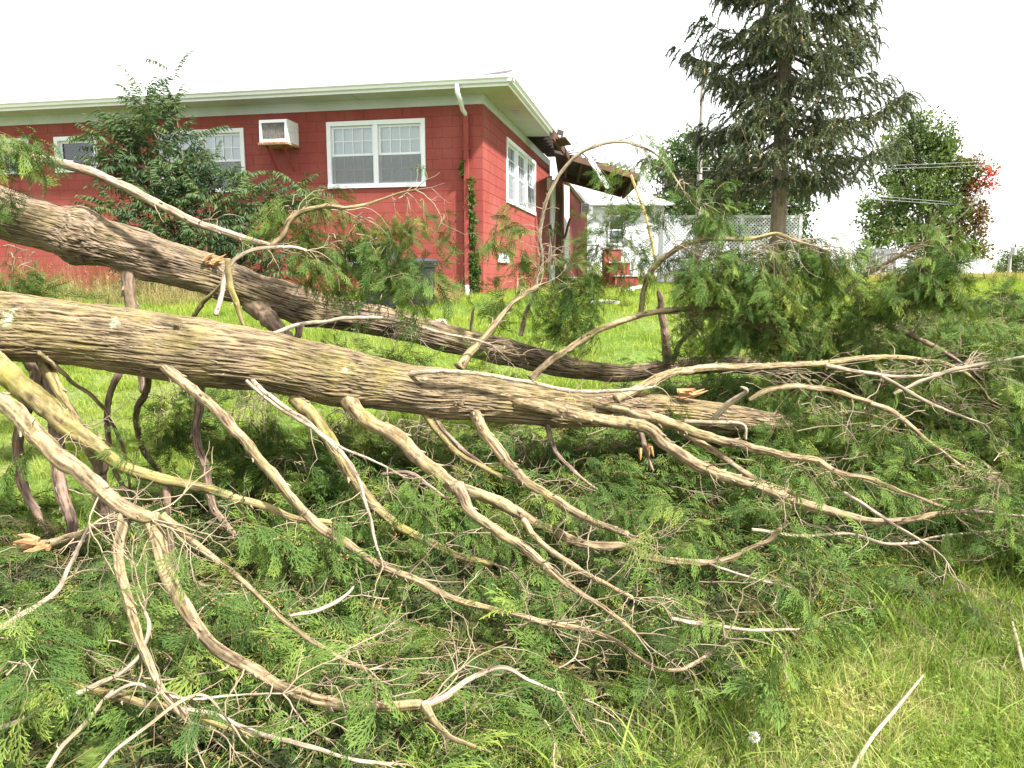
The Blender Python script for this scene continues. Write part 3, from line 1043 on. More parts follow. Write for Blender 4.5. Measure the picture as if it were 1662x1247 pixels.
fs = [tuple(range(7, -1, -1))] + [(i * 8 + j, i * 8 + (j + 1) % 8, (i + 1) * 8 + (j + 1) % 8, (i + 1) * 8 + j) for i in range(len(rings) - 1) for j in range(8)] + [tuple(range(48, 56))]
mb.add(vs, fs); mb.build('body', M_black, b1, local=True)
mb = MB()
mb.slab([(-0.34, -0.3, h_ + 0.02), (0.34, -0.3, h_ + 0.04), (0.02, -0.02, h_ + 0.32)], (0, 0.03, 0.015))
mb.slab([(0.34, -0.3, h_ + 0.04), (0.32, 0.3, h_ + 0.04), (0.03, 0.02, h_ + 0.33)], (-0.02, 0, 0.015))
mb.slab([(-0.34, -0.3, h_ + 0.02), (0.02, -0.0, h_ + 0.33), (-0.3, 0.3, h_ + 0.04)], (0.02, 0.0, 0.015))
mb.build('lid', M_black, b1, local=True)
for s in (-1, 1):
    mb = MB(); mb.tube([(s * 0.2 - 0.03, 0.27, 0.09), (s * 0.2 + 0.03, 0.27, 0.09)], 0.09, 14); mb.build('wheel', M_black, b1, smooth=False, local=True)
mb = MB(); mb.tube([(-0.36, -0.26, h_ + 0.02), (-0.12, -0.31, h_ + 0.28), (-0.02, -0.1, h_ + 0.36)], 0.014, 8); mb.build('handle', M_metal, b1, local=True)
p = bin_at(676, 500); p.y += 0.15
b2 = thing('trash_bin', 'round black trash can with flat lid standing right of the open bin', 'trash bin', p)
mb = MB()
prof = [(0.23, 0.0), (0.24, 0.02), (0.26, 0.3), (0.27, 0.31), (0.28, 0.6), (0.31, 0.61), (0.315, 0.66), (0.29, 0.665), (0.28, 0.62), (0.22, 0.05)]
n = 24; vs = []
for r_, z in prof: vs += [(r_ * math.cos(2 * math.pi * j / n), r_ * math.sin(2 * math.pi * j / n), z) for j in range(n)]
mb.add(vs, [tuple(range(n))[::-1]] + [(i * n + j, i * n + (j + 1) % n, (i + 1) * n + (j + 1) % n, (i + 1) * n + j) for i in range(len(prof) - 1) for j in range(n)])
mb.build('body', M_black, b2, smooth=False, local=True)
mb = MB(); vs = []
prof = [(0.32, 0.66), (0.325, 0.7), (0.29, 0.73), (0.12, 0.75), (0.0001, 0.755)]
for r_, z in prof: vs += [(r_ * math.cos(2 * math.pi * j / n), r_ * math.sin(2 * math.pi * j / n), z) for j in range(n)]
mb.add(vs, [(i * n + j, i * n + (j + 1) % n, (i + 1) * n + (j + 1) % n, (i + 1) * n + j) for i in range(len(prof) - 1) for j in range(n)])
mb.build('lid', M_black, b2, local=True)
for s in (-1, 1):
    mb = MB(); mb.tube([(s * 0.31, -0.06, 0.5), (s * 0.36, -0.03, 0.48), (s * 0.36, 0.03, 0.48), (s * 0.31, 0.06, 0.5)], 0.012, 6); mb.build('handle', M_black, b2, local=True)

# ---------------------------------------------------------------- poles and wires
M_pole = worn('weathered_pole', (0.36, 0.34, 0.31), (0.22, 0.2, 0.18), 5, 0.9, 0.7, (4, 4, 0.4), 0.3)
def pole(px, pyt, pyb, d, r0, label, arm=True):
    a = P(px, pyb, d); z0 = float(ground_z(0, d)); zt = P(px, pyt, d).z
    t = thing('utility_pole', label, 'utility pole', (a.x, d, z0))
    mb = MB(); zs = np.linspace(-0.3, zt - z0, 8)
    mb.tube([(0, 0, z) for z in zs], np.linspace(r0, r0 * 0.72, 8), 14); mb.build('shaft', M_pole, t, smooth=True, local=True)
    if arm:
        mb = MB(); mb.box(-1.1, 1.1, -0.06 - r0, 0.04 - r0, zt - z0 - 0.7, zt - z0 - 0.58); mb.build('crossarm', M_pole, t, local=True)
        for x in (-1.0, -0.4, 0.4, 1.0):
            mb = MB(); mb.tube([(x, -r0, zt - z0 - 0.58), (x, -r0, zt - z0 - 0.5), (x, -r0, zt - z0 - 0.42)], [0.03, 0.05, 0.03], 8); mb.build('insulator', M_white, t, local=True)
    return t
pole(1130, 112, 450, 33, 0.125, 'weathered grey utility pole in front of the dark trees left of the spruce', False)
fp = pole(1636.5, 410, 455, 62, 0.14, 'thin pale far utility pole standing before the round tree on the ridge', False)
mb = MB(); mb.tube([(0.0, -0.35, 1.9), (0.0, -0.35, 2.5)], 0.22, 10); mb.build('transformer', M_metal, fp, local=True)
M_wire = worn('wire', (0.3, 0.3, 0.32), (0.2, 0.2, 0.2), 2, 0.6, 0.5)
def wire(p0, p1, sag, label, r=0.011):
    t = MB(); pts = []
    for k in range(25):
        u = k / 24.0
        q = p0.lerp(p1, u); q.z -= sag * 4 * u * (1 - u); pts.append(q)
    t.tube(pts, r, 5)
    o = t.build('power_line', M_wire); tag(o, label, 'power line')
wire(P(1130, 290, 33), P(1900, 346, 62), 0.3, 'lower thin power line crossing the white sky behind the maple', 0.011)
wire(P(1130, 300, 33), P(1900, 350, 62), 0.2, 'power line just under its twin behind the spruce trunk', 0.011)
wire(P(1130, 272, 33), P(1800, 247, 42), 0.25, 'upper pale power line passing in front of the maple crown', 0.009)
wire(P(1130, 277, 33), P(1800, 253, 42), 0.25, 'second pale power line below the one before the maple crown', 0.009)
wire(P(1130, 282, 33), P(700, 262, 38), 0.2, 'power line running left from the grey utility pole', 0.009)
# ---------------------------------------------------------------- ground
def build_ground():
    xs = np.concatenate([np.linspace(-600, -30, 14), np.linspace(-28, -6.2, 24), np.linspace(-6, 8, 141), np.linspace(8.3, 32, 40), np.linspace(35, 600, 14)])
    ys = np.concatenate([np.linspace(-40, -2, 12), np.linspace(-1.8, 9, 109), np.linspace(9.2, 20, 55), np.linspace(20.5, 70, 60), np.linspace(75, 900, 18)])
    X, Y = np.meshgrid(xs, ys)
    Z = ground_z(X, Y)
    p = np.stack([X, Y, X * 0], -1)
    Z = Z + (fbm(p * 0.7, 3, 5) - 0.5) * 0.08 * (Y > 0.5) + (fbm(p * 4.0, 3, 9) - 0.5) * 0.035 * (Y < 20)
    n, m = X.shape[1], X.shape[0]
    i = np.arange(m - 1)[:, None]; j = np.arange(n - 1)[None, :]
    q = np.stack([i * n + j, i * n + j + 1, (i + 1) * n + j + 1, (i + 1) * n + j], -1).reshape(-1, 4)
    me = new_mesh('ground', np.stack([X, Y, Z], -1).reshape(-1, 3), q, [M_ground], True)
    return link('ground', me, kind='structure')

M_ground, nt, out = mat('lawn_soil')
v = coords(nt, (1, 1, 1), 'World')
n1 = noise(nt, v, 1.3, 5, 0.6); n2 = noise(nt, v, 22, 5, 0.7); n3 = noise(nt, v, 0.35, 3, 0.5)
c1 = ramp(nt, n2, [(0.3, (0.03, 0.05, 0.012)), (0.5, (0.085, 0.14, 0.024)), (0.72, (0.17, 0.23, 0.05))]).outputs['Color']
c2 = ramp(nt, n2, [(0.3, (0.07, 0.09, 0.025)), (0.7, (0.2, 0.22, 0.08))]).outputs['Color']
c = mixc(nt, ramp(nt, n3, [(0.45, (0, 0, 0)), (0.65, (1, 1, 1))]).outputs['Color'], c1, c2)
principled(nt, out, c, 0.95, n2, 0.6, 0.03, 0.1)
ground = build_ground()

def gz_at(x, y):
    return float(ground_z(x, y))

# ---------------------------------------------------------------- fallen tree
M_bark = bark_material('fissured_bark', (0.165, 0.125, 0.076), (0.026, 0.018, 0.011), (0.19, 0.165, 0.038), 0.4, 0.0, 1.0, 2.0, 0.9, 0.012, deep=True)
M_bark2 = bark_material('upper_stem_bark', (0.17, 0.128, 0.088), (0.028, 0.019, 0.014), (0.17, 0.15, 0.045), 0.35, 0.22, 1.0, 2.0, 0.9, 0.012, deep=True)
M_grey_limb = bark_material('greyish_limb_bark', (0.27, 0.215, 0.165), (0.13, 0.085, 0.055), (0.2, 0.18, 0.07), 0.25, 0.2, 0.0, 1.8, 0.6, 0.006, 0.5, deep=True)
M_limb = bark_material('limb_bark', (0.255, 0.195, 0.118), (0.07, 0.046, 0.026), (0.2, 0.18, 0.06), 0.45, 0.2, 0.0, 2.2, 0.9, 0.006, 0.7, deep=True)
M_droop_limb = bark_material('drooping_limb_bark', (0.18, 0.128, 0.098), (0.05, 0.033, 0.024), (0.14, 0.12, 0.04), 0.25, 0.35, 0.0, 1.6, 0.6, 0.006, 0.4, deep=True)  # darker, redder bark for the drooping legs and stubs
M_moss_limb = bark_material('mossy_limb_bark', (0.2, 0.16, 0.075), (0.06, 0.042, 0.022), (0.17, 0.16, 0.03), 0.75, 0.05, 0.0, 1.6, 0.6, 0.006, 0.3, deep=True)
M_pale_limb = bark_material('pale_dead_bark', (0.29, 0.24, 0.18), (0.15, 0.11, 0.075), (0.25, 0.21, 0.1), 0.2, 0.1, 0.0, 2.5, 0.4, 0.004, 0.5, deep=True)
M_twig = worn('twig_bark', (0.3, 0.245, 0.17), (0.2, 0.14, 0.075), 9, 0.85, 0.9)
M_split = worn('split_wood', (0.46, 0.25, 0.11), (0.3, 0.13, 0.06), 14, 0.8, 0.8, (1, 1, 1), 0.5)

tree = thing('fallen_tree', 'large fallen cedar lying across the lawn with two trunks and fanned branches', 'tree', (-1.0, 4.4, 0.2))
TREE_O = Vector(tree.location)
ROTN = np.array(Euler((0.9, 0.5, 0.7)).to_matrix())

def resolve(pts, over=0.0):
    """(px, py[, d]) -> points of the place; a missing d is filled in along the way, a negative d is a height above the ground"""
    ds = []
    for q in pts:
        if len(q) > 2:
            ds.append(q[2] if q[2] > 0 else gdepth(q[0], q[1], -q[2]))
        else:
            ds.append(None)
    arc = [0.0]
    for a, b in zip(pts, pts[1:]): arc.append(arc[-1] + math.hypot(a[0] - b[0], a[1] - b[1]))
    known = [i for i, d in enumerate(ds) if d is not None]
    out = []
    for i in range(len(pts)):
        d = ds[i]
        if d is None:
            lo = max([k for k in known if k < i]); hi = min([k for k in known if k > i])
            d = ds[lo] + (ds[hi] - ds[lo]) * (arc[i] - arc[lo]) / (arc[hi] - arc[lo] + 1e-9)
        p = P(pts[i][0], pts[i][1], d)
        lift = over if (over and 0 < i < len(pts) - 1) else 0.02
        gmin = gz_at(p.x, p.y) + lift
        if p.z < gmin:
            d = gdepth(pts[i][0], pts[i][1], lift + 0.01); p = P(pts[i][0], pts[i][1], d)
        out.append(p)
    return out

def limb(name, pts, w, material, nseg=10, ds=0.02, amp=0.05, seed=0, knob=0.12, wig=0.006, world=None, lichen=None, ridges=0.0, parent=None, bumps=(), tip_round=True, flare=False, over=0.0):
    c = world if world is not None else resolve(pts, over)
    w = np.interp(np.linspace(0, 1, len(c)), np.linspace(0, 1, len(w)), w)
    if world is None: w = w * np.linspace(0.93, 0.8, len(w))
    rad = [w[i] / 2 * c[i].y / FPX for i in range(len(c))] if world is None else w
    cl, r = catmull([tuple(p) for p in c], rad, ds)
    s = np.concatenate([[0], np.cumsum(np.linalg.norm(np.diff(cl, axis=0), axis=1))])
    sd = seed * 13.7
    if wig:
        for ax in range(3):
            k = fbm(np.stack([s * 5.5, s * 0 + sd, s * 0 + ax * 7.7], -1), 3, 3) - 0.5
            cl[:, ax] += k * wig * 2.4 * np.minimum(1, s / 0.1)
    if flare: r = r * (1 + 0.4 * np.exp(-s / (r[0] * 1.6)))
    r = r * (1 + knob * (fbm(np.stack([s * 22, s * 0 + sd + 40, s * 0], -1), 3, 4) - 0.45) * 2)
    for (s0, b, wd) in bumps:
        r = r * (1 + b * np.exp(-((s - s0 * s[-1]) / wd) ** 2))
    th = np.linspace(0, 2 * np.pi, nseg, endpoint=False)
    TH, SS = np.meshgrid(th, s)
    q3 = np.stack([np.cos(TH) * 1.6 + sd, np.sin(TH) * 1.6, SS * 5], -1)
    mul = 1 + amp * (fbm(q3, 3, 11) - 0.5) * 2
    if ridges:
        tw = TH + 0.5 * fbm(np.stack([SS * 1.3, SS * 0, SS * 0 + sd], -1), 3, 21) + 0.35 * SS
        warp = (fbm(np.stack([np.cos(tw) * 2.6, np.sin(tw) * 2.6, SS * 2.2], -1) @ ROTN, 2, 31) - 0.5) * 3.2
        R0 = r[:, None] / 0.14
        f = np.stack([np.cos(tw) * 13 * R0 + warp, np.sin(tw) * 13 * R0 + warp, SS * 4.4 + warp * 0.5 + sd], -1) @ ROTN
        a = np.clip(np.abs(vnoise(f, 41) * 2 - 1) * 1.3, 0, 1) ** 0.7 * 0.62 + 0.38 * np.abs(vnoise(f * np.array([2.1, 2.1, 1.7]), 43) * 2 - 1)
        g = np.stack([np.cos(tw) * 22 * R0 + warp, np.sin(tw) * 22 * R0, SS * 7.0 + sd], -1) @ ROTN
        b = vnoise(g, 51)
        crest = np.clip(a * 1.7 + (b - 0.5) * 0.5, 0, 1)
        mul = mul + ridges / r[:, None] * (crest - 0.6)
    if tip_round:
        e = np.minimum(1, (s[-1] - s) / (r[-1] * 1.2 + 1e-6))
        mul = mul * (0.25 + 0.75 * np.sqrt(np.clip(e, 0, 1)))[:, None]
    v, q, u_, w_ = tube_arrays(cl, r, nseg, mul)
    bark = np.stack([np.cos(TH) * r[:, None], np.sin(TH) * r[:, None], SS + sd], -1).reshape(-1, 3)
    attrs = {'bark': ('FLOAT_VECTOR', bark)}
    if ridges: attrs['crest'] = ('FLOAT', crest.ravel())
    if lichen:
        li = np.zeros(len(v))
        for (lp, lr) in lichen:
            d = np.linalg.norm(v - np.array(tuple(lp)), axis=1)
            li = np.maximum(li, np.clip(1.15 - d / lr * 0.75, 0, 1))
        attrs['lichen'] = ('FLOAT', li)
    o0 = np.array(tuple(world_origin(parent if parent is not None else tree)))
    faces = q.tolist()
    faces.append(list(range(nseg))[::-1]); faces.append(list(range(len(v) - nseg, len(v))))
    me = new_mesh(name, v - o0, faces, [material], True, None, attrs)
    o = link(name, me, parent if parent is not None else tree)
    return o, cl, r

ROOT = Vector((-5.6, 4.3, 0.05))
# main trunk
tp = resolve([(-330, 470, 3.6), (-120, 498, 3.75), (0, 527, 3.9), (100, 540), (200, 553, 4.05), (320, 572, 4.15), (430, 586), (520, 605, 4.4), (620, 624), (720, 640, 4.65), (820, 652), (920, 662, 4.9), (1020, 664), (1120, 672, 5.15), (1220, 686), (1320, 702, 5.5), (1420, 722, 5.8), (1500, 740, 6.1)])
tw = [50, 50, 52, 51, 53, 53, 48, 45, 40, 37, 35, 31, 28, 25, 22, 17, 9, 3]
tr = [tw[i] * tp[i].y / FPX for i in range(len(tp))]
lich = [(P(8, 515, 3.75), 0.055), (P(187, 527, 3.93), 0.05), (P(20, 500, 3.78), 0.03), (P(383, 540, 4.05), 0.035), (P(300, 520, 4.05), 0.02), (P(425, 590, 4.1), 0.02), (P(690, 615, 4.5), 0.02), (P(560, 600, 4.3), 0.02)]
trunk, TCL, TR = limb('trunk', None, tr, M_bark, 240, 0.0085, 0.09, 1, 0.015, 0.0, world=tp, lichen=lich, ridges=0.009,
                      bumps=((0.13, 0.05, 0.15), (0.36, 0.08, 0.14), (0.455, 0.1, 0.16), (0.56, 0.06, 0.1), (0.62, 0.08, 0.12)))
# upper stem
sp_ = resolve([(-330, 250, 4.5), (-150, 292, 4.6), (-40, 328, 4.7), (20, 352, 4.75), (90, 372, 4.85), (160, 392, 4.95), (250, 420, 5.1), (340, 447, 5.25), (420, 475, 5.4), (500, 500, 5.55), (590, 516, 5.7), (680, 537, 5.85), (760, 557, 6.0), (850, 578, 6.15), (930, 597, 6.3), (1010, 606, 6.4), (1090, 597, 6.5), (1180, 592, 6.6), (1300, 604, 6.8), (1400, 622, 7.0)])
sw_ = [42, 41, 42, 38, 37, 36, 34, 31, 29, 27, 24, 22, 21, 19, 17, 14, 13, 13, 10, 5]
sr = [sw_[i] * sp_[i].y / FPX for i in range(len(sp_))]
stem, SCL, SR = limb('trunk', None, sr, M_bark2, 190, 0.011, 0.2, 2, 0.02, 0.0, world=sp_, ridges=0.0085,
                     lichen=[(P(425, 465, 5.25), 0.03), (P(250, 372, 5.0), 0.02)],
                     bumps=((0.06, 0.1, 0.2), (0.185, 0.3, 0.09), (0.235, 0.06, 0.08), (0.37, 0.12, 0.1), (0.56, 0.12, 0.12)))
# both trunks run back to one torn root outside the picture
basepts = [ROOT + Vector((0.1, 0, 0.05)), ROOT + Vector((0.3, 0, 0.55)), (ROOT + Vector(tp[0])) / 2 + Vector((0.2, 0, 0.45)), Vector(tp[0]) + Vector((0.12, 0, 0.0))]
limb('trunk_base', None, [0.3, 0.27, 0.2, tr[0] * 0.99], M_bark, 60, 0.03, 0.1, 3, 0.03, 0.01, world=basepts, ridges=0.007)
basepts = [ROOT + Vector((0.1, 0.1, 0.1)), ROOT + Vector((0.4, 0.1, 0.8)), (ROOT + Vector(sp_[0])) / 2 + Vector((0.2, 0, 0.6)), Vector(sp_[0]) + Vector((0.12, 0, -0.03))]
limb('trunk_base', None, [0.22, 0.2, 0.18, sr[0] * 0.99], M_bark2, 50, 0.03, 0.1, 4, 0.03, 0.01, world=basepts, ridges=0.006)
# burl swellings and knots on the upper stem
def burl(px, py, d, r, n=9, seed=0, material=None, parent=None):
    c = P(px, py, d); rr = random.Random(seed)
    mb = MB()
    for k in range(n):
        q = c + Vector((rr.uniform(-r, r), rr.uniform(-r * 0.4, r * 0.2), rr.uniform(-r * 0.45, r * 0.45)))
        rad = rr.uniform(0.25, 0.5) * r
        vs, fs = [], []
        for i in range(7):
            ph = math.pi * i / 6
            for j in range(10):
                t = 2 * math.pi * j / 10
                k2 = rad * (1 + 0.25 * (rr.random() - 0.5))
                vs.append(q + Vector((k2 * math.sin(ph) * math.cos(t) * 1.4, k2 * math.sin(ph) * math.sin(t) * 0.8, k2 * math.cos(ph))))
        for i in range(6):
            for j in range(10): fs.append((i * 10 + j, i * 10 + (j + 1) % 10, (i + 1) * 10 + (j + 1) % 10, (i + 1) * 10 + j))
        mb.add(vs, fs)
    mb.shift(TREE_O)
    me = new_mesh('knot', mb.v, mb.f, [material or M_bark2], True, None, {'bark': ('FLOAT_VECTOR', [(a * 0.6, b, c_ * 0.6) for a, b, c_ in mb.v]), 'crest': ('FLOAT', [0.55] * len(mb.v))})
    return link('knot', me, parent or tree)
burl(86, 352, 4.8, 0.075, 18, 3)
burl(60, 356, 4.76, 0.06, 12, 4)
burl(128, 387, 4.75, 0.022, 5, 5)
burl(238, 562, 3.93, 0.028, 7, 6, M_bark)
burl(505, 640, 4.28, 0.035, 8, 7, M_bark)
burl(745, 655, 4.5, 0.03, 7, 8, M_bark)
burl(650, 606, 4.52, 0.025, 6, 9, M_bark)
burl(290, 530, 4.0, 0.018, 5, 10, M_bark)

L, SH, MO, PA = M_limb, M_droop_limb, M_moss_limb, M_pale_limb
# (points, widths in photograph pixels, material)
BR = [
 # front left limb and its forks
 ([(-90, 590, 3.35), (0, 650, 3.15), (60, 708), (110, 750), (165, 795), (215, 830, 2.75), (250, 845, 2.7)], [34, 32, 28], L),
 ([(213, 822, 2.78), (200, 850), (192, 890), (195, 940), (215, 1000), (235, 1060), (262, 1125), (305, 1170, 2.25)], [22, 17, 13], L),
 ([(243, 838, 2.74), (258, 880), (270, 930), (298, 985), (338, 1040), (385, 1075), (440, 1108), (510, 1130), (570, 1145), (630, 1150), (690, 1145, -0.22)], [26, 23, 20], L),
 ([(685, 1146, -0.22), (720, 1130), (760, 1105), (815, 1085), (860, 1105), (900, 1125, -0.2)], [13, 10, 5], PA),
 ([(690, 1146, -0.22), (712, 1180), (745, 1205), (795, 1222, -0.06)], [14, 11, 5], L),
 ([(262, 838, 2.72), (300, 868), (345, 905), (395, 945), (435, 985), (470, 1018), (525, 1052), (600, 1085, -0.2)], [14, 11, 8], L),
 # second left limb
 ([(-60, 545, 3.8), (0, 597, 3.7), (50, 640), (100, 680), (150, 722), (200, 757), (265, 778), (345, 795), (410, 815), (470, 838), (540, 850, -0.35)], [44, 40, 22, 16, 12], MO),
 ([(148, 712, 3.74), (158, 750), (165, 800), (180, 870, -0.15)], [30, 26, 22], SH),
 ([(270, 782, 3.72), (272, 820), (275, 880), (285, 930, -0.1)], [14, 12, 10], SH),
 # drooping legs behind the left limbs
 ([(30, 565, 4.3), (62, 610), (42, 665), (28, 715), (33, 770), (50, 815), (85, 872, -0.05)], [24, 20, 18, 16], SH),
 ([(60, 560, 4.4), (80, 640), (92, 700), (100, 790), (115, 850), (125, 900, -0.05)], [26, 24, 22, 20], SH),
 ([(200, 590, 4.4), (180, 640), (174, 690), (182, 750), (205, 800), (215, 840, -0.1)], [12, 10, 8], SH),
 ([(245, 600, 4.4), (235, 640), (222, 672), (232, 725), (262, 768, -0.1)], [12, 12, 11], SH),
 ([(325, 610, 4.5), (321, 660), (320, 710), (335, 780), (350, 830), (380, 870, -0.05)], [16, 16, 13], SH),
 ([(62, 572, 3.8), (104, 608), (118, 622), (160, 650), (190, 700), (205, 750), (212, 800, -0.2)], [8, 7, 5], L),
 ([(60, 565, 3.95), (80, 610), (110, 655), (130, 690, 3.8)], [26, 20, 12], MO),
 # ribs of the fan
 ([(232, 562, 4.03), (262, 590), (300, 622), (350, 665), (385, 700), (420, 745), (465, 800), (510, 845), (560, 880), (610, 915), (670, 942), (735, 972), (800, 990), (870, 1006), (955, 1025), (1010, 1048), (1060, 1080), (1105, 1086), (1150, 1062), (1175, 1035, -0.3)], [16, 19, 18, 14, 11, 8, 5], L),
 ([(395, 600, 4.18), (425, 632), (470, 665), (520, 705), (562, 742), (585, 780), (597, 830), (606, 870), (622, 912, -0.3)], [8, 8, 7, 6], PA),
 ([(400, 618, 4.05), (440, 655), (500, 690), (550, 726), (600, 745), (628, 758, 3.7)], [6, 6, 3], PA),
 ([(478, 645, 4.3), (515, 685), (545, 735), (580, 790), (620, 830), (660, 862), (705, 885), (745, 905), (800, 915, -0.2)], [26, 22, 17, 12], MO),
 ([(525, 615, 4.4), (560, 645), (595, 680), (640, 707), (690, 752), (735, 788), (770, 802), (820, 822), (870, 850), (920, 875), (970, 886), (1010, 888), (1050, 905), (1100, 915), (1160, 912), (1205, 895), (1250, 875), (1272, 855, -0.4)], [28, 26, 25, 20, 17, 15, 12, 8], L),
 ([(742, 792, 3.9), (765, 830), (800, 858), (850, 890), (890, 925), (930, 955), (980, 985), (1030, 1030, -0.25)], [20, 17, 14, 8], L),
 ([(850, 845, 3.85), (880, 885), (925, 915), (975, 945), (1030, 972, -0.25)], [12, 11, 8], L),
 ([(765, 655, 4.66), (785, 700), (810, 735), (850, 775), (900, 812), (955, 845), (1022, 870, -0.35)], [20, 19, 17, 12], L),
 ([(790, 640, 4.75), (850, 652, 4.66), (910, 668, 4.66), (970, 682), (1050, 695), (1080, 722), (1130, 755), (1200, 780), (1260, 800), (1330, 825), (1400, 842), (1470, 845), (1520, 835), (1560, 830, 3.9)], [22, 24, 22, 22, 18, 13, 8], L),
 ([(930, 648, 4.92), (1000, 662, 4.8), (1060, 678), (1120, 700), (1200, 722), (1270, 738), (1320, 745), (1365, 765), (1430, 785), (1500, 812), (1600, 850, 3.9)], [16, 20, 16, 12, 8, 4], L),
 ([(1090, 690, 4.8), (1130, 715), (1180, 748), (1230, 780), (1290, 802, 4.2)], [12, 14, 12, 12], L),
 ([(1000, 650, 4.9), (1045, 625), (1090, 605), (1150, 598), (1230, 594), (1330, 592), (1400, 582), (1470, 582), (1540, 592), (1580, 615), (1610, 650, 5.6)], [16, 14, 12, 10, 7, 4], L),
 ([(650, 610, 4.5), (700, 603, 4.42), (760, 605), (830, 615), (900, 630), (960, 637), (1030, 632), (1060, 627, 4.8)], [8, 8, 7, 6], PA),
 ([(1560, 830, 3.9), (1610, 833), (1680, 842, 3.7)], [8, 5], PA),
 ([(1150, 690, 4.9), (1185, 655), (1210, 635), (1200, 628, 4.7)], [11, 10, 4], PA),
 ([(1110, 685, 4.85), (1160, 685), (1205, 690), (1212, 715, 4.7)], [8, 7, 4], PA),
 ([(1215, 650, 5.0), (1245, 634), (1290, 628), (1340, 633), (1390, 645), (1420, 655, 5.0)], [8, 11, 11, 8], L),
 ([(1412, 655, 5.0), (1450, 668), (1478, 690), (1505, 715), (1545, 745), (1580, 770, 4.8)], [10, 11, 8, 5], L),
 ([(1438, 528, 6.2), (1480, 545), (1520, 565), (1560, 590), (1600, 620), (1640, 660, 5.8)], [9, 9, 6, 3], SH),
 ([(1450, 640, 5.2), (1500, 618), (1555, 598), (1610, 588), (1690, 576, 5.0)], [6, 7, 5], PA),
 ([(1340, 594, 5.2), (1400, 605), (1460, 612), (1530, 606), (1590, 598, 5.2)], [8, 7, 4], PA),
 ([(1430, 610, 5.1), (1480, 640), (1530, 665), (1600, 690, 5.0)], [7, 6, 3], PA),
 # limbs rising from the upper stem
 ([(860, 615, 5.6), (890, 590), (930, 562), (970, 537), (1040, 512), (1110, 502), (1170, 505), (1215, 520), (1260, 545, 5.9)], [13, 13, 11, 11, 8], L),
 ([(1040, 510, 5.75), (1045, 470), (1058, 438), (1085, 412), (1115, 396), (1160, 388), (1220, 388), (1262, 380), (1290, 390), (1330, 402, 5.6)], [9, 10, 9, 8, 4], L),
 ([(745, 597, 5.0), (770, 565), (795, 538), (830, 495), (873, 463, 5.4)], [14, 13, 9, 8], L),
 ([(845, 545, 6.0), (855, 505), (872, 465), (880, 420), (876, 380), (882, 340), (900, 295), (925, 262), (960, 240), (1005, 230), (1045, 240), (1070, 255), (1090, 280), (1110, 310, 5.6)], [8, 7, 6, 5, 3], M_grey_limb),
 ([(1083, 590, 6.4), (1080, 545), (1072, 500), (1068, 470, 6.3)], [16, 14, 9], SH),
 ([(1090, 590, 6.4), (1110, 550), (1140, 520), (1160, 500, 6.2)], [10, 8, 5], SH),
 ([(1330, 530, 6.3), (1355, 495), (1385, 460), (1420, 438), (1460, 415), (1510, 390, 5.8)], [9, 10, 7, 5], L),
 ([(435, 545, 4.55), (480, 530), (540, 520), (600, 515), (650, 522), (700, 535), (760, 550), (800, 560, 5.0)], [7, 7, 6, 4], PA),
 ([(-80, 215, 4.6), (0, 243, 4.65), (80, 262), (150, 280), (210, 305), (265, 337), (330, 365), (390, 385), (440, 398, 4.9)], [20, 16, 16, 15, 12], M_grey_limb),
 ([(350, 512, 4.5), (362, 475), (368, 445), (385, 420), (420, 403), (470, 402), (500, 408, 4.8)], [8, 8, 7, 5], PA),
 ([(437, 402, 4.9), (458, 385), (470, 358), (492, 342), (530, 335), (560, 338), (600, 330), (640, 316), (672, 308, 4.8)], [9, 11, 8, 5, 3], L),
 ([(370, 420, 4.6), (375, 460), (386, 500), (397, 537, 4.55)], [9, 12, 11, 4], MO),
 ([(310, 520, 4.9), (330, 495), (350, 470), (375, 445, 4.7)], [8, 8, 5], MO),
 ([(208, 425, 5.0), (212, 470), (216, 510), (226, 570), (232, 640, 4.95)], [26, 20, 19, 14], SH),
 ([(410, 490, 5.35), (440, 520), (470, 555), (490, 590, 5.2)], [40, 26, 18], SH),
 ([(482, 500, 5.5), (485, 530), (482, 556, 5.4)], [14, 13, 12], SH),
 ([(763, 560, 6.0), (765, 530), (768, 498, 5.9)], [7, 6, 5], SH),
 # loose pale rods in front
 ([(-40, 1195, 2.2), (40, 1165), (90, 1140), (160, 1110), (205, 1085), (232, 1055), (243, 1020), (235, 990, 2.5)], [9, 10, 9, 7], PA),
 ([(60, 1275, 1.95), (95, 1215), (130, 1180), (165, 1140), (185, 1118, 2.35)], [9, 8, 5], PA),
 ([(140, 1275, 1.95), (190, 1220), (240, 1180), (285, 1145), (330, 1130), (375, 1175, 2.2)], [8, 8, 6, 4], PA),
 ([(280, 1150, 2.3), (340, 1160), (400, 1185), (470, 1205), (560, 1228), (650, 1240, -0.1)], [8, 9, 9, 7], PA),
 ([(100, 1105, 2.5), (160, 1125), (220, 1140), (300, 1155), (370, 1180), (420, 1195, 2.3)], [16, 15, 12, 6], MO),
 ([(0, 1020, 2.55), (55, 985), (95, 955), (112, 915), (140, 865), (155, 850, 3.0)], [10, 9, 7, 4], PA),
 ([(40, 888, -0.25), (90, 880), (130, 868), (165, 850, 3.3)], [14, 15, 12], L),
 ([(170, 1135, 2.4), (220, 1110), (290, 1135), (380, 1130), (460, 1125, 2.4)], [7, 6, 4], PA),
 ([(470, 1000, 2.9), (520, 988), (560, 965), (575, 950, 3.0)], [6, 9, 4], PA),
 ([(1150, 915, 3.6), (1190, 930), (1240, 945), (1300, 962, -0.15)], [6, 6, 4], PA),
 ([(1090, 1005, -0.25), (1150, 1015), (1220, 1022), (1300, 1020, -0.1)], [8, 7, 5], PA),
 ([(1370, 800, 4.3), (1420, 830), (1480, 870), (1530, 905, -0.2)], [7, 7, 4], PA),
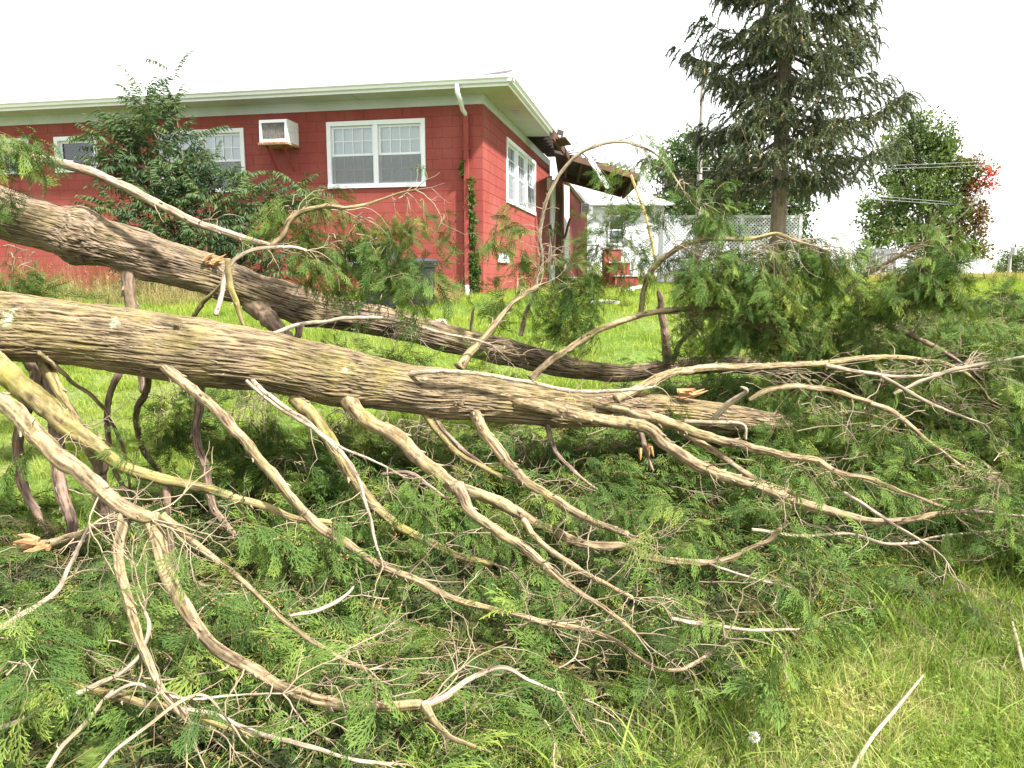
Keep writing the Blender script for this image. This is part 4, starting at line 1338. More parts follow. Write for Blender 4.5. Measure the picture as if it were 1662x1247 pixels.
 ([(1220, 860, 4.0), (1300, 870), (1380, 868), (1450, 885), (1530, 872), (1640, 860, 4.0)], [6, 6, 4], PA),
 ([(620, 770, 4.0), (665, 768), (700, 790), (730, 812, 3.9)], [6, 7, 5], SH),
 ([(680, 660, 4.6), (710, 700), (745, 735), (800, 765), (860, 790, 4.2)], [12, 10, 7], MO),
 ([(700, 665, 4.6), (722, 700), (760, 735), (800, 770, 4.3)], [7, 8, 6], SH),
 ([(885, 680, 4.8), (900, 730), (930, 765), (970, 795, 4.5)], [9, 8, 5], SH),
 ([(1040, 700, 4.9), (1050, 735), (1062, 765, 4.7)], [10, 9, 4], SH),
]
branches = []
for bi, (pts, w, m_) in enumerate(BR):
    big = max(w) > 14
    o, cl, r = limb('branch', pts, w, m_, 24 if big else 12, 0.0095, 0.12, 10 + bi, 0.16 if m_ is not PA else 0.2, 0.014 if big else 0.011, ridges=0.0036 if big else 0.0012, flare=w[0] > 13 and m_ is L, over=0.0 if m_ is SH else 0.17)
    branches.append((o, cl, r, m_))

# torn orange wood
def splint(px, py, d, n, L_, dirv, seed):
    rr = random.Random(seed); mb = MB(); c = P(px, py, d)
    for k in range(n):
        q = c + Vector((rr.uniform(-0.05, 0.05), rr.uniform(-0.03, 0.03), rr.uniform(-0.025, 0.025)))
        e = q + (Vector(dirv) + Vector((rr.uniform(-.3, .3), rr.uniform(-.3, .3), rr.uniform(-.3, .3)))) * L_ * rr.uniform(0.5, 1)
        mb.tube([q, (q + e) / 2 + Vector((0, 0, rr.uniform(-0.01, 0.01))), e], [0.014, 0.011, 0.002], 5)
    o = mb.build('splinters', M_split, tree); o['kind'] = 'stuff'
splint(1110, 640, 5.02, 10, 0.16, (0.9, 0, 0.12), 1)
splint(55, 885, 3.0, 9, 0.1, (-0.8, -0.2, 0.1), 2)
splint(340, 427, 5.12, 7, 0.12, (0.7, -0.2, 0.2), 3)
splint(1045, 725, 4.72, 5, 0.1, (0.2, 0, -0.7), 4)

# ---------------------------------------------------------------- side twigs (too many to count: one mesh)
TW_V, TW_F = [], []
twig_n = [0]
def add_twig(pts, rad, n=4):
    v, q, _, _ = tube_arrays(np.array([tuple(p) for p in pts]), np.array(rad), n)
    TW_F.append(q + twig_n[0]); TW_V.append(v); twig_n[0] += len(v)
def grow(p, d, Ln, r0, depth, tips, rr, droop=0.25, fork=True):
    """a crooked twig with forks; tips collects (point, direction) for sprays"""
    n = max(4, int(Ln / 0.03))
    pts = [Vector(p)]; dd = Vector(d).normalized()
    for k in range(n):
        dd = (dd + Vector((rr.gauss(0, .17), rr.gauss(0, .17), rr.gauss(0, .15) - droop * 0.06))).normalized()
        q = pts[-1] + dd * (Ln / n)
        gmin = gz_at(q.x, q.y) + 0.03
        if q.z < gmin: q.z = gmin; dd.z = abs(dd.z) * 0.3
        pts.append(q)
        if fork and depth > 0 and rr.random() < 0.42 and k > 0:
            sd_ = dd.cross(Vector((rr.gauss(0, 1), rr.gauss(0, 1), rr.gauss(0, 1)))).normalized()
            grow(q, dd * 0.7 + sd_ * 0.8, Ln * rr.uniform(0.3, 0.6), r0 * 0.6, depth - 1, tips, rr, droop)
    rad = np.linspace(r0, max(0.0008, r0 * 0.35), len(pts)) * (1 + 0.15 * np.random.rand(len(pts)))
    add_twig(pts, rad)
    tips.append((pts[-1], dd)); tips.append((pts[len(pts) // 2], dd))
tips_all = []
rr = random.Random(5)
np.random.seed(3)
for (o, cl, r, m_) in branches:
    n = len(cl)
    Ltot = np.linalg.norm(np.diff(cl, axis=0), axis=1).sum()
    if Ltot < 0.45 or m_ is SH: cnt = int(Ltot * 1.5)
    else: cnt = int(Ltot * 3.6)
    for k in range(cnt):
        f = rr.uniform(0.3, 1.0) ** 0.75
        i = min(n - 2, int(f * (n - 1)))
        t = Vector(cl[i + 1] - cl[i]).normalized()
        sd_ = t.cross(Vector((rr.gauss(0, 1), rr.gauss(0, 1), rr.gauss(0, 1)))).normalized()
        d = t * 0.6 + sd_ * 0.9 + Vector((0.15, -0.1, 0.0))
        grow(Vector(cl[i]), d, rr.uniform(0.08, 0.34) * (1.25 if f > 0.7 else 0.8), min(0.0042, r[i] * 0.4), 1 if rr.random() < 0.6 else 0, tips_all, rr)
    # a broom of twigs at the tip
    if Ltot > 0.5 and m_ is not SH:
        t = Vector(cl[-1] - cl[-4]).normalized()
        for k in range(3):
            grow(Vector(cl[-1]), t + Vector((rr.gauss(0, .4), rr.gauss(0, .4), rr.gauss(0, .3))), rr.uniform(0.15, 0.35), 0.0035, 2, tips_all, rr)
# small knobby stubs along the limbs
for (o, cl, r, m_) in branches:
    n = len(cl)
    for k in range(int(n / 12)):
        i = rr.randrange(2, n - 2)
        t = Vector(cl[i + 1] - cl[i]).normalized()
        sd_ = t.cross(Vector((rr.gauss(0, 1), rr.gauss(0, 1), rr.gauss(0, 1)))).normalized()
        a = Vector(cl[i]); Lk = r[i] * 1.15 + rr.uniform(0.003, 0.012)
        add_twig([a, a + sd_ * Lk * 0.7, a + (sd_ + t * 0.5) * Lk], [r[i] * 0.45, r[i] * 0.3, r[i] * 0.1], 5)

# loose strips of bark lifting off trunks and limbs
fv, ff = [], []
rb = random.Random(77)
def flakes(cl, r, n, ln, wd):
    m = len(cl)
    for k in range(n):
        i = rb.randrange(2, m - 3)
        t = Vector(cl[i + 1] - cl[i - 1]).normalized()
        a = rb.uniform(0, 6.283)
        u_ = t.cross(Vector((0, 0, 1))).normalized(); w_ = u_.cross(t)
        o_ = u_ * math.cos(a) + w_ * math.sin(a)
        if o_.y > 0.6: continue
        s_ = t.cross(o_); L_ = ln * rb.uniform(0.5, 1.3); W_ = wd * rb.uniform(0.5, 1.2)
        t = (t + s_ * rb.uniform(-.25, .25)).normalized() * rb.choice((-1, 1))
        p = Vector(cl[i]) + o_ * (r[i] * 0.985)
        b = len(fv); lift = rb.uniform(0.05, 0.4)
        for j in range(4):
            q = j / 3.0
            c_ = p + t * (L_ * q) + o_ * (0.002 + L_ * lift * q * q * 0.35)
            ww = W_ * (1 - 0.6 * q)
            fv.append(tuple(c_ - s_ * ww / 2)); fv.append(tuple(c_ + s_ * ww / 2 + o_ * 0.001))
        for j in range(3): ff.append((b + 2 * j, b + 2 * j + 1, b + 2 * j + 3, b + 2 * j + 2))
flakes(TCL, TR, 700, 0.07, 0.009)
flakes(SCL, SR, 420, 0.07, 0.009)
for (o, cl, r, m_) in branches:
    if r.max() > 0.009: flakes(cl, r, int(len(cl) * 0.28), 0.03, 0.005)
M_flake = worn('bark_flakes', (0.2, 0.15, 0.1), (0.38, 0.32, 0.23), 14, 0.9, 0.9)
o = link('bark_flakes', new_mesh('bark_flakes', np.array(fv) - np.array(tuple(TREE_O)), ff, [M_flake]), tree, kind='stuff')
# ---------------------------------------------------------------- cedar sprays
def cedar_material(name, inner, outer, trans):
    m = leafy(name, inner, trans, 0.6, 2.2, 0.4, 0.08)
    nt = m.node_tree
    r0 = [n for n in nt.nodes if n.type == 'VALTORGB'][0]
    r1 = ramp(nt, r0.inputs['Fac'].links[0].from_socket, outer)
    at = nt.nodes.new('ShaderNodeAttribute'); at.attribute_name = 'tip'
    col = mixc(nt, at.outputs['Fac'], r0.outputs['Color'], r1.outputs['Color'])
    for l in list(r0.outputs['Color'].links):
        if l.to_socket != col.node.inputs[6]:
            nt.links.new(col, l.to_socket)
    return m
M_cedar = cedar_material('cedar_scale_leaves',
    [(0.0, (0.013, 0.027, 0.01)), (0.5, (0.028, 0.055, 0.018)), (0.85, (0.055, 0.085, 0.025)), (1.0, (0.16, 0.12, 0.035))],
    [(0.0, (0.045, 0.09, 0.024)), (0.4, (0.09, 0.155, 0.032)), (0.7, (0.16, 0.235, 0.045)), (0.92, (0.3, 0.33, 0.06)), (1.0, (0.4, 0.3, 0.07))], 0.18)
M_old_gapshade = cedar_material('cedar_old_gapshade', [(0.0, (0.02, 0.024, 0.01)), (1.0, (0.06, 0.042, 0.02))], [(0.0, (0.025, 0.045, 0.016)), (0.7, (0.045, 0.07, 0.022)), (1.0, (0.1, 0.06, 0.025))], 0.1)  # dull dead foliage, coloured dark to paint shade into the gaps between boughs
M_cedarstem = worn('cedar_young_stem', (0.13, 0.09, 0.035), (0.14, 0.16, 0.045), 12, 0.8, 0.9)
M_cone = worn('cedar_cone', (0.36, 0.22, 0.08), (0.24, 0.12, 0.05), 30, 0.8, 0.8)

def spray_geom(rr, L=0.15, dens=1.0, wide=0.055):
    """flat scale-leaved spray growing along +x; returns verts, quads and how young each vertex is"""
    V, Fc, TP = [], [], []
    def strip(p, q, w0, w1, t0, t1, tilt=0.3):
        d = (q - p).normalized(); s = Vector((-d.y, d.x, rr.uniform(-tilt, tilt))).normalized()
        b = len(V)
        V.extend([tuple(p - s * w0 / 2), tuple(q - s * w1 / 2), tuple(q + s * w1 / 2), tuple(p + s * w0 / 2)])
        Fc.append((b, b + 1, b + 2, b + 3)); TP.extend([t0, t1, t1, t0])
    sag = rr.uniform(0.15, 0.7)
    side_bend = rr.uniform(-0.3, 0.3)
    def axis(t):
        return Vector((L * t, side_bend * L * t * t, -sag * L * t * t))
    n = int(11 * dens)
    prev = axis(0)
    for k in range(1, 6):
        q = axis(k / 5.0); strip(prev, q, 0.004, 0.0038, k * 0.1, k * 0.1 + 0.1); prev = q
    for k in range(n):
        t = (k + 0.6) / (n + 0.3)
        p = axis(t)
        ax = (axis(t + 0.02) - p).normalized()
        sgn = 1 if k % 2 else -1
        ln = wide * 1.25 * (math.sin(math.pi * min(1, t * 0.72 + 0.3)) ** 0.7) * rr.uniform(0.7, 1.2)
        ang = math.radians(rr.uniform(27, 40)) * sgn
        d = Matrix.Rotation(ang, 3, 'Z') @ ax
        d = (d + Vector((0, 0, rr.uniform(-0.25, 0.1)))).normalized()
        mid_ = p + d * ln * 0.5
        d2 = (Matrix.Rotation(-ang * 0.35, 3, 'Z') @ d + Vector((0, 0, -0.22))).normalized()
        e = mid_ + d2 * ln * 0.5
        strip(p, mid_, 0.0042, 0.004, 0.2 + 0.3 * t, 0.4 + 0.4 * t); strip(mid_, e, 0.004, 0.0022, 0.4 + 0.4 * t, 1.0)
        m2 = max(2, int(ln / 0.0125))
        for j in range(m2):
            u = (j + 0.6) / m2
            b_ = p.lerp(mid_, u * 2) if u < 0.5 else mid_.lerp(e, u * 2 - 1)
            dd = d if u < 0.5 else d2
            a2 = math.radians(rr.uniform(26, 38)) * (1 if j % 2 else -1)
            l2 = 0.026 * (1 - 0.5 * u) * rr.uniform(0.7, 1.25)
            f = Matrix.Rotation(a2, 3, 'Z') @ dd + Vector((0, 0, rr.uniform(-0.3, 0.1)))
            strip(b_, b_ + f.normalized() * l2, 0.0046, 0.0026, 0.3 + 0.4 * max(t, u), min(1, 0.6 + 0.5 * max(t, u)), 0.5)
    strip(prev, prev + (axis(1.0) - axis(0.9)).normalized() * 0.028, 0.005, 0.0026, 0.8, 1.0)
    return V, Fc, TP

def bough(seed, nspray, L, dens, hang=0.0, cones=0, bare=0.0, leafm=None):
    rr = random.Random(seed); tipv = []
    mb = MB()
    pts = []
    crook = rr.choice((-1, 1)) * rr.uniform(0.3, 0.9)
    for k in range(9):
        t = k / 8.0
        pts.append(Vector((L * t, crook * L * t * t + rr.uniform(-.004, .004), -hang * L * t * t * 0.6 + rr.uniform(-.003, .003))))
    mb.cur = 1
    mb.tube(pts, np.linspace(0.0024, 0.0009, 9), 4, False)
    mb.cur = 0
    for k in range(nspray):
        t = 0.12 + 0.88 * (k + 0.5) / nspray if k < nspray - 1 else 1.0
        if rr.random() < bare: continue
        i = min(7, int(t * 8)); p = pts[i].lerp(pts[i + 1], t * 8 - i)
        ax = (pts[i + 1] - pts[i]).normalized()
        yaw = (rr.uniform(25, 60) * (1 if k % 2 else -1)) if k < nspray - 1 else rr.uniform(-10, 10)
        d = Matrix.Rotation(math.radians(yaw), 3, 'Z') @ ax
        d = (d + Vector((0, 0, rr.uniform(-0.45, 0.25) - hang * 0.4))).normalized()
        R = Euler(aim(d, (0, 0, 1), rr.uniform(-0.7, 0.7))).to_matrix()
        V, Fc, TP = spray_geom(rr, rr.uniform(0.12, 0.19), dens, rr.uniform(0.05, 0.07))
        while len(tipv) < len(mb.v): tipv.append(0.2)
        mb.add([R @ Vector(v) + p for v in V], Fc); tipv.extend(TP)
    mb.cur = 2
    for k in range(cones):
        p = pts[rr.randrange(2, 9)] + Vector((rr.uniform(-.02, .03), rr.uniform(-.03, .03), rr.uniform(-.01, .008)))
        a, h = 0.0035, 0.0065
        dv = Vector((rr.uniform(-1, 1), rr.uniform(-1, 1), rr.uniform(-1, 0.3))).normalized()
        R = Euler(aim(dv)).to_matrix()
        mb.add([p + R @ Vector(q) for q in ((-h, 0, 0), (0, a, 0), (0, 0, a), (0, -a, 0), (0, 0, -a), (h, 0, 0))],
               [(0, 1, 2), (0, 2, 3), (0, 3, 4), (0, 4, 1), (5, 2, 1), (5, 3, 2), (5, 4, 3), (5, 1, 4)])
    while len(tipv) < len(mb.v): tipv.append(0.2)
    me = new_mesh('cedar_bough', mb.v, mb.f, [leafm or M_cedar, M_cedarstem, M_cone], False, mb.m, {'tip': ('FLOAT', tipv)})
    return source('cedar_bough', me)
BOUGHS = [bough(1, 6, 0.22, 1.0, 0.2), bough(2, 8, 0.28, 1.0, 0.35, 8), bough(3, 5, 0.17, 1.1, 0.1), bough(4, 7, 0.25, 1.0, 0.6),
          bough(5, 8, 0.3, 0.95, 0.8, 10), bough(6, 5, 0.16, 1.0, 0.3, 0), bough(7, 7, 0.28, 0.9, 0.4, 14, 0.35)]
OLD_SHADE = [bough(20 + i, 7, 0.26, 1.0, 0.3, 0, 0.1, M_old_gapshade) for i in range(3)]
NB = len(BOUGHS)

def inside(poly, x, y):
    c = False; j = len(poly) - 1
    for i in range(len(poly)):
        xi, yi = poly[i]; xj, yj = poly[j]
        if (yi > y) != (yj > y) and x < (xj - xi) * (y - yi) / (yj - yi + 1e-12) + xi: c = not c
        j = i
    return c
def footprint(pix, h):
    out = []
    for (px, py) in pix:
        d = gdepth(px, py, h); p = P(px, py, d); out.append((p.x, p.y))
    return out
def edge_dist(poly, x, y):
    best = 9.0
    for i in range(len(poly)):
        a = Vector(poly[i]); b = Vector(poly[(i + 1) % len(poly)]); p = Vector((x, y))
        ab = b - a; t = max(0, min(1, (p - a).dot(ab) / (ab.length_squared + 1e-9)))
        best = min(best, (p - (a + ab * t)).length)
    return best

MAT_A = footprint([(-420, 800), (-150, 810), (20, 830), (120, 840), (230, 800), (330, 770), (420, 730), (560, 700), (760, 690), (960, 700), (1150, 730), (1350, 745), (1560, 760), (1800, 800), (1800, 860), (1640, 880), (1560, 905), (1500, 950), (1400, 965), (1330, 990), (1270, 1060), (1180, 1110), (1100, 1165), (1020, 1220), (800, 1250), (650, 1290), (400, 1400), (-400, 1400)], 0.14)
MAT_B = footprint([(880, 640), (1020, 600), (1200, 590), (1400, 585), (1560, 570), (1800, 560), (1900, 700), (1800, 790), (1500, 790), (1200, 760), (960, 730)], 0.3)

def to_px(p):
    q = np.atleast_2d(np.asarray(p, float)) - np.array([0, 0, EYE])
    f = q[:, 1] * CP - q[:, 2] * SP
    u = q[:, 1] * SP + q[:, 2] * CP
    return np.stack([CX + FPX * q[:, 0] / f, CY - FPX * u / f, q[:, 1]], -1)
_g = {}
for cl, r, w8 in [(b_[1][::2], b_[2][::2], 0.8) for b_ in branches if b_[2].max() > 0.011] + [(SCL[::3], SR[::3], 0.85)]:
    for (a, b, y), rr_ in zip(to_px(cl), r):
        rp = rr_ * FPX / y + 7
        for gx in range(int((a - rp) // 8), int((a + rp) // 8) + 1):
            for gy in range(int((b - rp) // 8), int((b + rp) // 8) + 1):
                o_ = _g.get((gx, gy))
                if o_ is None or o_[0] < y: _g[(gx, gy)] = (y, w8)
def clears(p, rot, L_, rnd):
    """sprays do not lie over the thick limbs, they were brushed off them in the fall"""
    d = Euler(rot).to_matrix() @ Vector((1, 0, 0))
    hit = 0
    pts = np.array([tuple(Vector(p) + d * (L_ * t)) for t in (0.15, 0.5, 0.9)])
    for a, b, y in to_px(pts):
        o_ = _g.get((int(a // 8), int(b // 8)))
        if o_ and y < o_[0] - 0.02: hit += 1
    return hit == 0 or rnd > (0.72 if hit == 1 else 0.9)
BR_PTS = np.vstack([cl[::3] for (o, cl, r, m_) in branches])
def limb_room(x, y):
    d = (BR_PTS[:, 0] - x) ** 2 + (BR_PTS[:, 1] - y) ** 2
    near_ = BR_PTS[d < 0.09]
    dy = BR_PTS[:, 1] - y
    ahead = BR_PTS[(np.abs(BR_PTS[:, 0] - x * BR_PTS[:, 1] / max(y, 0.5)) < 0.15) & (dy > 0) & (dy < 1.1)]
    top = 9.0
    if len(ahead):
        top = max(0.03, float((EYE - (EYE - ahead[:, 2]) * y / ahead[:, 1]).min()) - gz_at(x, y) - 0.16)
    if not len(near_): return top
    return min(top, max(0.03, float(near_[:, 2].min()) - gz_at(x, y) - 0.08))
def carpet(poly, n, hfun, rr, cl, smin=0.8, smax=1.25, bias=Vector((0.75, -0.65, 0))):
    xs = [p[0] for p in poly]; ys = [p[1] for p in poly]
    k = 0; tries = 0
    while k < n and tries < n * 12:
        tries += 1
        x, y = rr.uniform(min(xs), max(xs)), rr.uniform(min(ys), max(ys))
        if not inside(poly, x, y): continue
        if abs(x) > 0.72 * y + 1.0: continue
        e = edge_dist(poly, x, y)
        H = hfun(x, y) * min(1, 0.25 + e / 0.5)
        cover = vnoise(np.array([[x * 2.3, y * 2.3, 0.5]]), 77)[0]
        if cover < 0.2 and rr.random() < 0.75: continue
        z = gz_at(x, y) + 0.015 + min(H, limb_room(x, y)) * rr.random() ** 0.8
        a = rr.gauss(0, 1.0)
        lo_ = z - gz_at(x, y) < 0.12
        d = (Matrix.Rotation(a, 3, 'Z') @ bias); d.z = rr.uniform(-0.5, 0.12 if lo_ else 0.4)
        cl.add((x, y, z), aim(d, (0, 0, 1), rr.gauss(0, 0.55)), rr.uniform(smin, smax), rr.randrange(NB))
        k += 1
rr = random.Random(11)
cloudA = Cloud()
cloudO = Cloud()  # flat layer of dead boughs, added to darken the gaps like shade
for poly, cnt in ((MAT_A, 1900), (MAT_B, 900)):
    xs = [p[0] for p in poly]; ys = [p[1] for p in poly]; k = 0
    while k < cnt:
        x, y = rr.uniform(min(xs), max(xs)), rr.uniform(min(ys), max(ys))
        if not inside(poly, x, y) or edge_dist(poly, x, y) < 0.1 or abs(x) > 0.72 * y + 1: k += 0.02; continue
        a = rr.uniform(0, 6.28)
        cloudO.add((x, y, gz_at(x, y) + rr.uniform(0.01, 0.06)), aim((math.cos(a), math.sin(a), rr.uniform(-.15, .1)), (0, 0, 1), rr.gauss(0, .3)), rr.uniform(1.2, 1.7), rr.randrange(3)); k += 1
def hA(x, y):
    n = float(vnoise(np.array([[x * 1.4, y * 1.4, 3.3]]), 5)[0])
    return 0.06 + 0.2 * n + 0.1 * max(0, min(1, (y - 3.0) / 2))
carpet(MAT_A, 2300, hA, rr, cloudA, 0.8, 1.3)
cloudB = Cloud()
def hB(x, y):
    n = float(vnoise(np.array([[x * 1.2, y * 1.2, 8.3]]), 5)[0])
    return 0.2 + 0.6 * n * max(0.2, min(1, (x - 0.4) / 1.6))
carpet(MAT_B, 2000, hB, rr, cloudB, 0.9, 1.4)

# sprays at the ends of the grown twigs
cloudT = Cloud()
for (p, d) in tips_all:
    if rr.random() < (0.82 if p[1] < 3.6 else 0.6): continue
    if p[2] > 1.93 and 4.4 < p[1] < 5.3 and p[0] < -0.2 and rr.random() < 0.85: continue
    dd = Vector(d) + Vector((0, 0, -0.35))
    cloudT.add(p, aim(dd, (0, 0, 1), rr.gauss(0, 0.5)), rr.uniform(0.45, 0.85), rr.randrange(NB))

# hanging tufts: each grows its own twigs from an anchor through an ellipsoid
def tuft(cloud, px, py, d, rx, ry, n, hang=0.7, anchor=None, rd=None, scl=(0.5, 0.9), twigs=True, spread=None):
    n = int(n * (1.5 if px > 1100 and 380 < py < 620 else 0.95)) if n > 12 else n
    rx, ry = rx * 0.85, ry * 0.82
    c = P(px, py, d)
    ax, az = rx * d / FPX, ry * d / FPX
    ay = rd if rd is not None else ax * 0.7
    A0 = P(*anchor) if anchor else c + Vector((0, 0, az * 0.8))
    k = 0
    while k < n:
        A = A0.lerp(c, rr.random() * 0.6) + Vector((rr.gauss(0, ax * .35), rr.gauss(0, ay * .3), rr.gauss(0, az * .15)))
        v = Vector((rr.uniform(-1, 1), rr.uniform(-1, 1), rr.uniform(-1, 1)))
        if v.length > 1: continue
        q = c + Vector((v.x * ax, v.y * ay, v.z * az))
        if q.z < gz_at(q.x, q.y) + 0.02: k += 1; continue
        base = A.lerp(q, 0.35) + Vector((rr.gauss(0, .03), rr.gauss(0, .03), 0.04))
        m = max(1, int((q - A).length / 0.17))
        if twigs and rr.random() < 0.3:
            mid = base.lerp(q, 0.5) + Vector((0, 0, 0.12 * (q - base).length))
            add_twig([A, base.lerp(A, .4) + Vector((rr.gauss(0, .01), rr.gauss(0, .01), 0.01)), base, mid, q], [0.0035, 0.003, 0.0026, 0.002, 0.0012])
        outv = (q - A); outv.z *= 0.5
        if outv.length < 0.02: outv = Vector((rr.gauss(0, 1), rr.gauss(0, 1), 0))
        outv.normalize()
        dd = outv * (1 - hang * 0.6) + Vector((rr.gauss(0, .35), rr.gauss(0, .35), -hang + rr.gauss(0, .25)))
        cloud.add(q, aim(dd, (0, 0, 1) if hang < 0.8 else (rr.gauss(0, 1), -1, 0.3), rr.gauss(0, 0.7)), rr.uniform(*scl), rr.randrange(NB))
        k += 1
cloudU = Cloud()
T = tuft
# right middle group over the lawn
T(cloudU, 1140, 430, 5.6, 75, 60, 75, 0.6, (1110, 396, 5.6))
T(cloudU, 1240, 450, 5.7, 80, 60, 85, 0.6, (1220, 388, 5.6))
T(cloudU, 1180, 520, 5.9, 100, 55, 110, 0.75, (1110, 502, 5.75))
T(cloudU, 1130, 560, 6.1, 45, 40, 40, 0.9, (1110, 502, 5.75))
T(cloudU, 1290, 520, 6.0, 80, 60, 80, 0.7, (1250, 530, 5.9))
T(cloudU, 1340, 440, 5.9, 70, 45, 55, 0.5, (1300, 395, 5.7))
T(cloudU, 1440, 440, 5.8, 85, 45, 85, 0.6, (1420, 438, 5.9))
T(cloudU, 1500, 410, 5.8, 55, 35, 45, 0.35, (1460, 415, 5.85))
T(cloudU, 1400, 490, 6.0, 75, 35, 55, 0.9, (1390, 458, 6.0))
T(cloudU, 1520, 455, 5.8, 45, 35, 32, 0.7, (1480, 420, 5.8))
T(cloudU, 1290, 400, 5.8, 40, 22, 14, 0.3, (1262, 385, 5.6))
# middle group before the house corner
T(cloudU, 905, 440, 5.7, 60, 55, 55, 0.75, (878, 400, 5.8))
T(cloudU, 930, 510, 5.8, 50, 70, 60, 0.95, (870, 463, 5.6))
T(cloudU, 830, 475, 5.5, 45, 55, 36, 0.8, (850, 480, 5.4))
T(cloudU, 800, 540, 5.3, 35, 50, 26, 0.95, (800, 530, 5.2))
T(cloudU, 850, 385, 5.7, 45, 25, 16, 0.3, (878, 390, 5.8))
T(cloudU, 1000, 420, 5.8, 55, 45, 24, 0.6, (960, 400, 5.8))
T(cloudU, 985, 375, 5.7, 45, 48, 22, 0.9, (1000, 330, 5.7), scl=(0.4, 0.65))
T(cloudU, 1050, 345, 5.6, 35, 55, 14, 0.9, (1090, 285, 5.6))
T(cloudU, 1108, 310, 5.5, 25, 32, 10, 0.8, (1100, 290, 5.6), scl=(0.4, 0.7))
T(cloudU, 800, 590, 5.4, 45, 35, 22, 0.8, (800, 565, 5.3))
# twigs before the windows
T(cloudU, 600, 380, 4.9, 55, 30, 26, 0.75, (560, 338, 4.85))
T(cloudU, 670, 352, 4.8, 38, 24, 14, 0.8, (655, 318, 4.8), scl=(0.4, 0.65))
T(cloudU, 630, 440, 4.9, 60, 45, 34, 0.7, (600, 380, 4.9))
T(cloudU, 670, 450, 4.7, 40, 22, 9, -0.1, (620, 470, 4.8))
T(cloudU, 640, 500, 4.9, 55, 30, 16, 0.4, (625, 480, 4.8))
T(cloudU, 500, 320, 5.0, 45, 28, 15, 0.5, (480, 350, 4.9))
T(cloudU, 480, 350, 5.1, 45, 30, 16, 0.9, (470, 340, 4.9))
T(cloudU, 560, 410, 5.0, 40, 35, 16, 0.9, (545, 390, 4.9))
T(cloudU, 520, 440, 5.1, 55, 30, 16, 0.6, (500, 408, 4.8))
T(cloudU, 645, 560, 4.9, 50, 40, 26, 0.9, (640, 525, 5.0))
T(cloudU, 560, 550, 5.3, 60, 40, 22, 0.9, (560, 525, 5.4))
# left corner, hanging in front
cloudL = Cloud()
T(cloudL, 1262, 692, 5.1, 36, 24, 24, 0.8, (1262, 655, 5.1), scl=(0.5, 0.9))
T(cloudL, 1325, 700, 5.25, 50, 34, 34, 0.8, (1320, 660, 5.3), scl=(0.6, 1.0))
T(cloudL, 1400, 715, 5.3, 60, 30, 30, 0.7, (1400, 690, 5.3), scl=(0.6, 1.0))
T(cloudL, 0, 232, 4.25, 40, 30, 20, 0.3, (-40, 235, 4.3), scl=(0.5, 0.8))
T(cloudL, -8, 285, 4.3, 34, 40, 12, 0.8, (-30, 250, 4.3), scl=(0.5, 0.8))
T(cloudU, 35, 455, 5.6, 45, 55, 46, 1.0, (20, 390, 5.4))
# hanging curtain below the upper stem and below the trunk
T(cloudU, 300, 660, 4.7, 45, 60, 44, 1.0, (290, 600, 4.6))
T(cloudU, 260, 720, 4.7, 30, 60, 24, 1.0, (250, 610, 4.6))
T(cloudU, 410, 700, 4.8, 70, 80, 80, 1.0, (400, 620, 4.7))
T(cloudU, 560, 720, 5.0, 70, 70, 90, 1.0, (540, 660, 4.9))
T(cloudU, 680, 730, 5.2, 80, 60, 90, 1.0, (680, 670, 5.1))
T(cloudU, 840, 740, 5.3, 90, 55, 90, 0.95, (840, 690, 5.2))
T(cloudU, 980, 750, 5.3, 90, 50, 80, 0.9, (980, 710, 5.2))
T(cloudU, 480, 790, 4.6, 80, 50, 50, 0.8, (470, 740, 4.5))
T(cloudU, 880, 560, 6.2, 45, 30, 12, 0.9, (880, 580, 6.2))
T(cloudU, 460, 590, 5.4, 90, 30, 20, 0.7, (480, 560, 5.3))
# right end: heaped tips
T(cloudU, 1300, 640, 5.6, 120, 50, 90, 0.6, (1250, 600, 5.6))
T(cloudU, 1480, 620, 5.7, 130, 60, 110, 0.5, (1400, 600, 5.6))
T(cloudU, 1600, 700, 5.2, 90, 90, 120, 0.6, (1500, 640, 5.4))
T(cloudU, 1640, 590, 6.0, 80, 60, 60, 0.4, (1540, 600, 5.8))
T(cloudU, 1350, 690, 5.2, 70, 45, 60, 0.8, (1330, 650, 5.2))
T(cloudU, 1450, 720, 5.0, 120, 60, 80, 0.7, (1400, 660, 5.0))
T(cloudU, 1620, 800, 4.6, 80, 40, 60, 0.6, (1560, 740, 4.8))
T(cloudU, 1480, 530, 6.6, 150, 34, 90, 0.4, (1450, 540, 6.6), rd=0.5)
T(cloudU, 1370, 560, 6.4, 120, 36, 80, 0.5, (1350, 560, 6.4), rd=0.5)
T(cloudU, 1250, 590, 6.3, 110, 30, 60, 0.7, (1250, 570, 6.3), rd=0.4)
T(cloudU, 1570, 590, 6.2, 110, 45, 90, 0.4, (1560, 580, 6.2), rd=0.5)
T(cloudU, 1590, 535, 8.0, 120, 34, 70, 0.2, (1590, 560, 8.0), rd=0.8)
T(cloudU, 1640, 490, 10.5, 60, 28, 70, 0.3, (1640, 500, 10.5), rd=0.8, scl=(0.9, 1.4))
# low front skirts
T(cloudU, 1110, 1120, 2.75, 50, 55, 16, 0.95, (1090, 1070, 2.8), scl=(0.6, 0.9))
T(cloudU, 1210, 1080, 3.0, 60, 40, 16, 0.7, (1180, 1040, 3.1), scl=(0.6, 0.9))
T(cloudU, 1480, 900, 3.95, 60, 35, 16, 0.6, (1450, 870, 4.1), scl=(0.7, 0.9))
T(cloudU, 30, 1010, 2.3, 60, 60, 12, 0.3, (-30, 1010, 2.3), scl=(0.6, 0.8))
T(cloudU, 60, 1100, 2.1, 60, 40, 10, 0.3, (10, 1100, 2.1), scl=(0.6, 0.8))

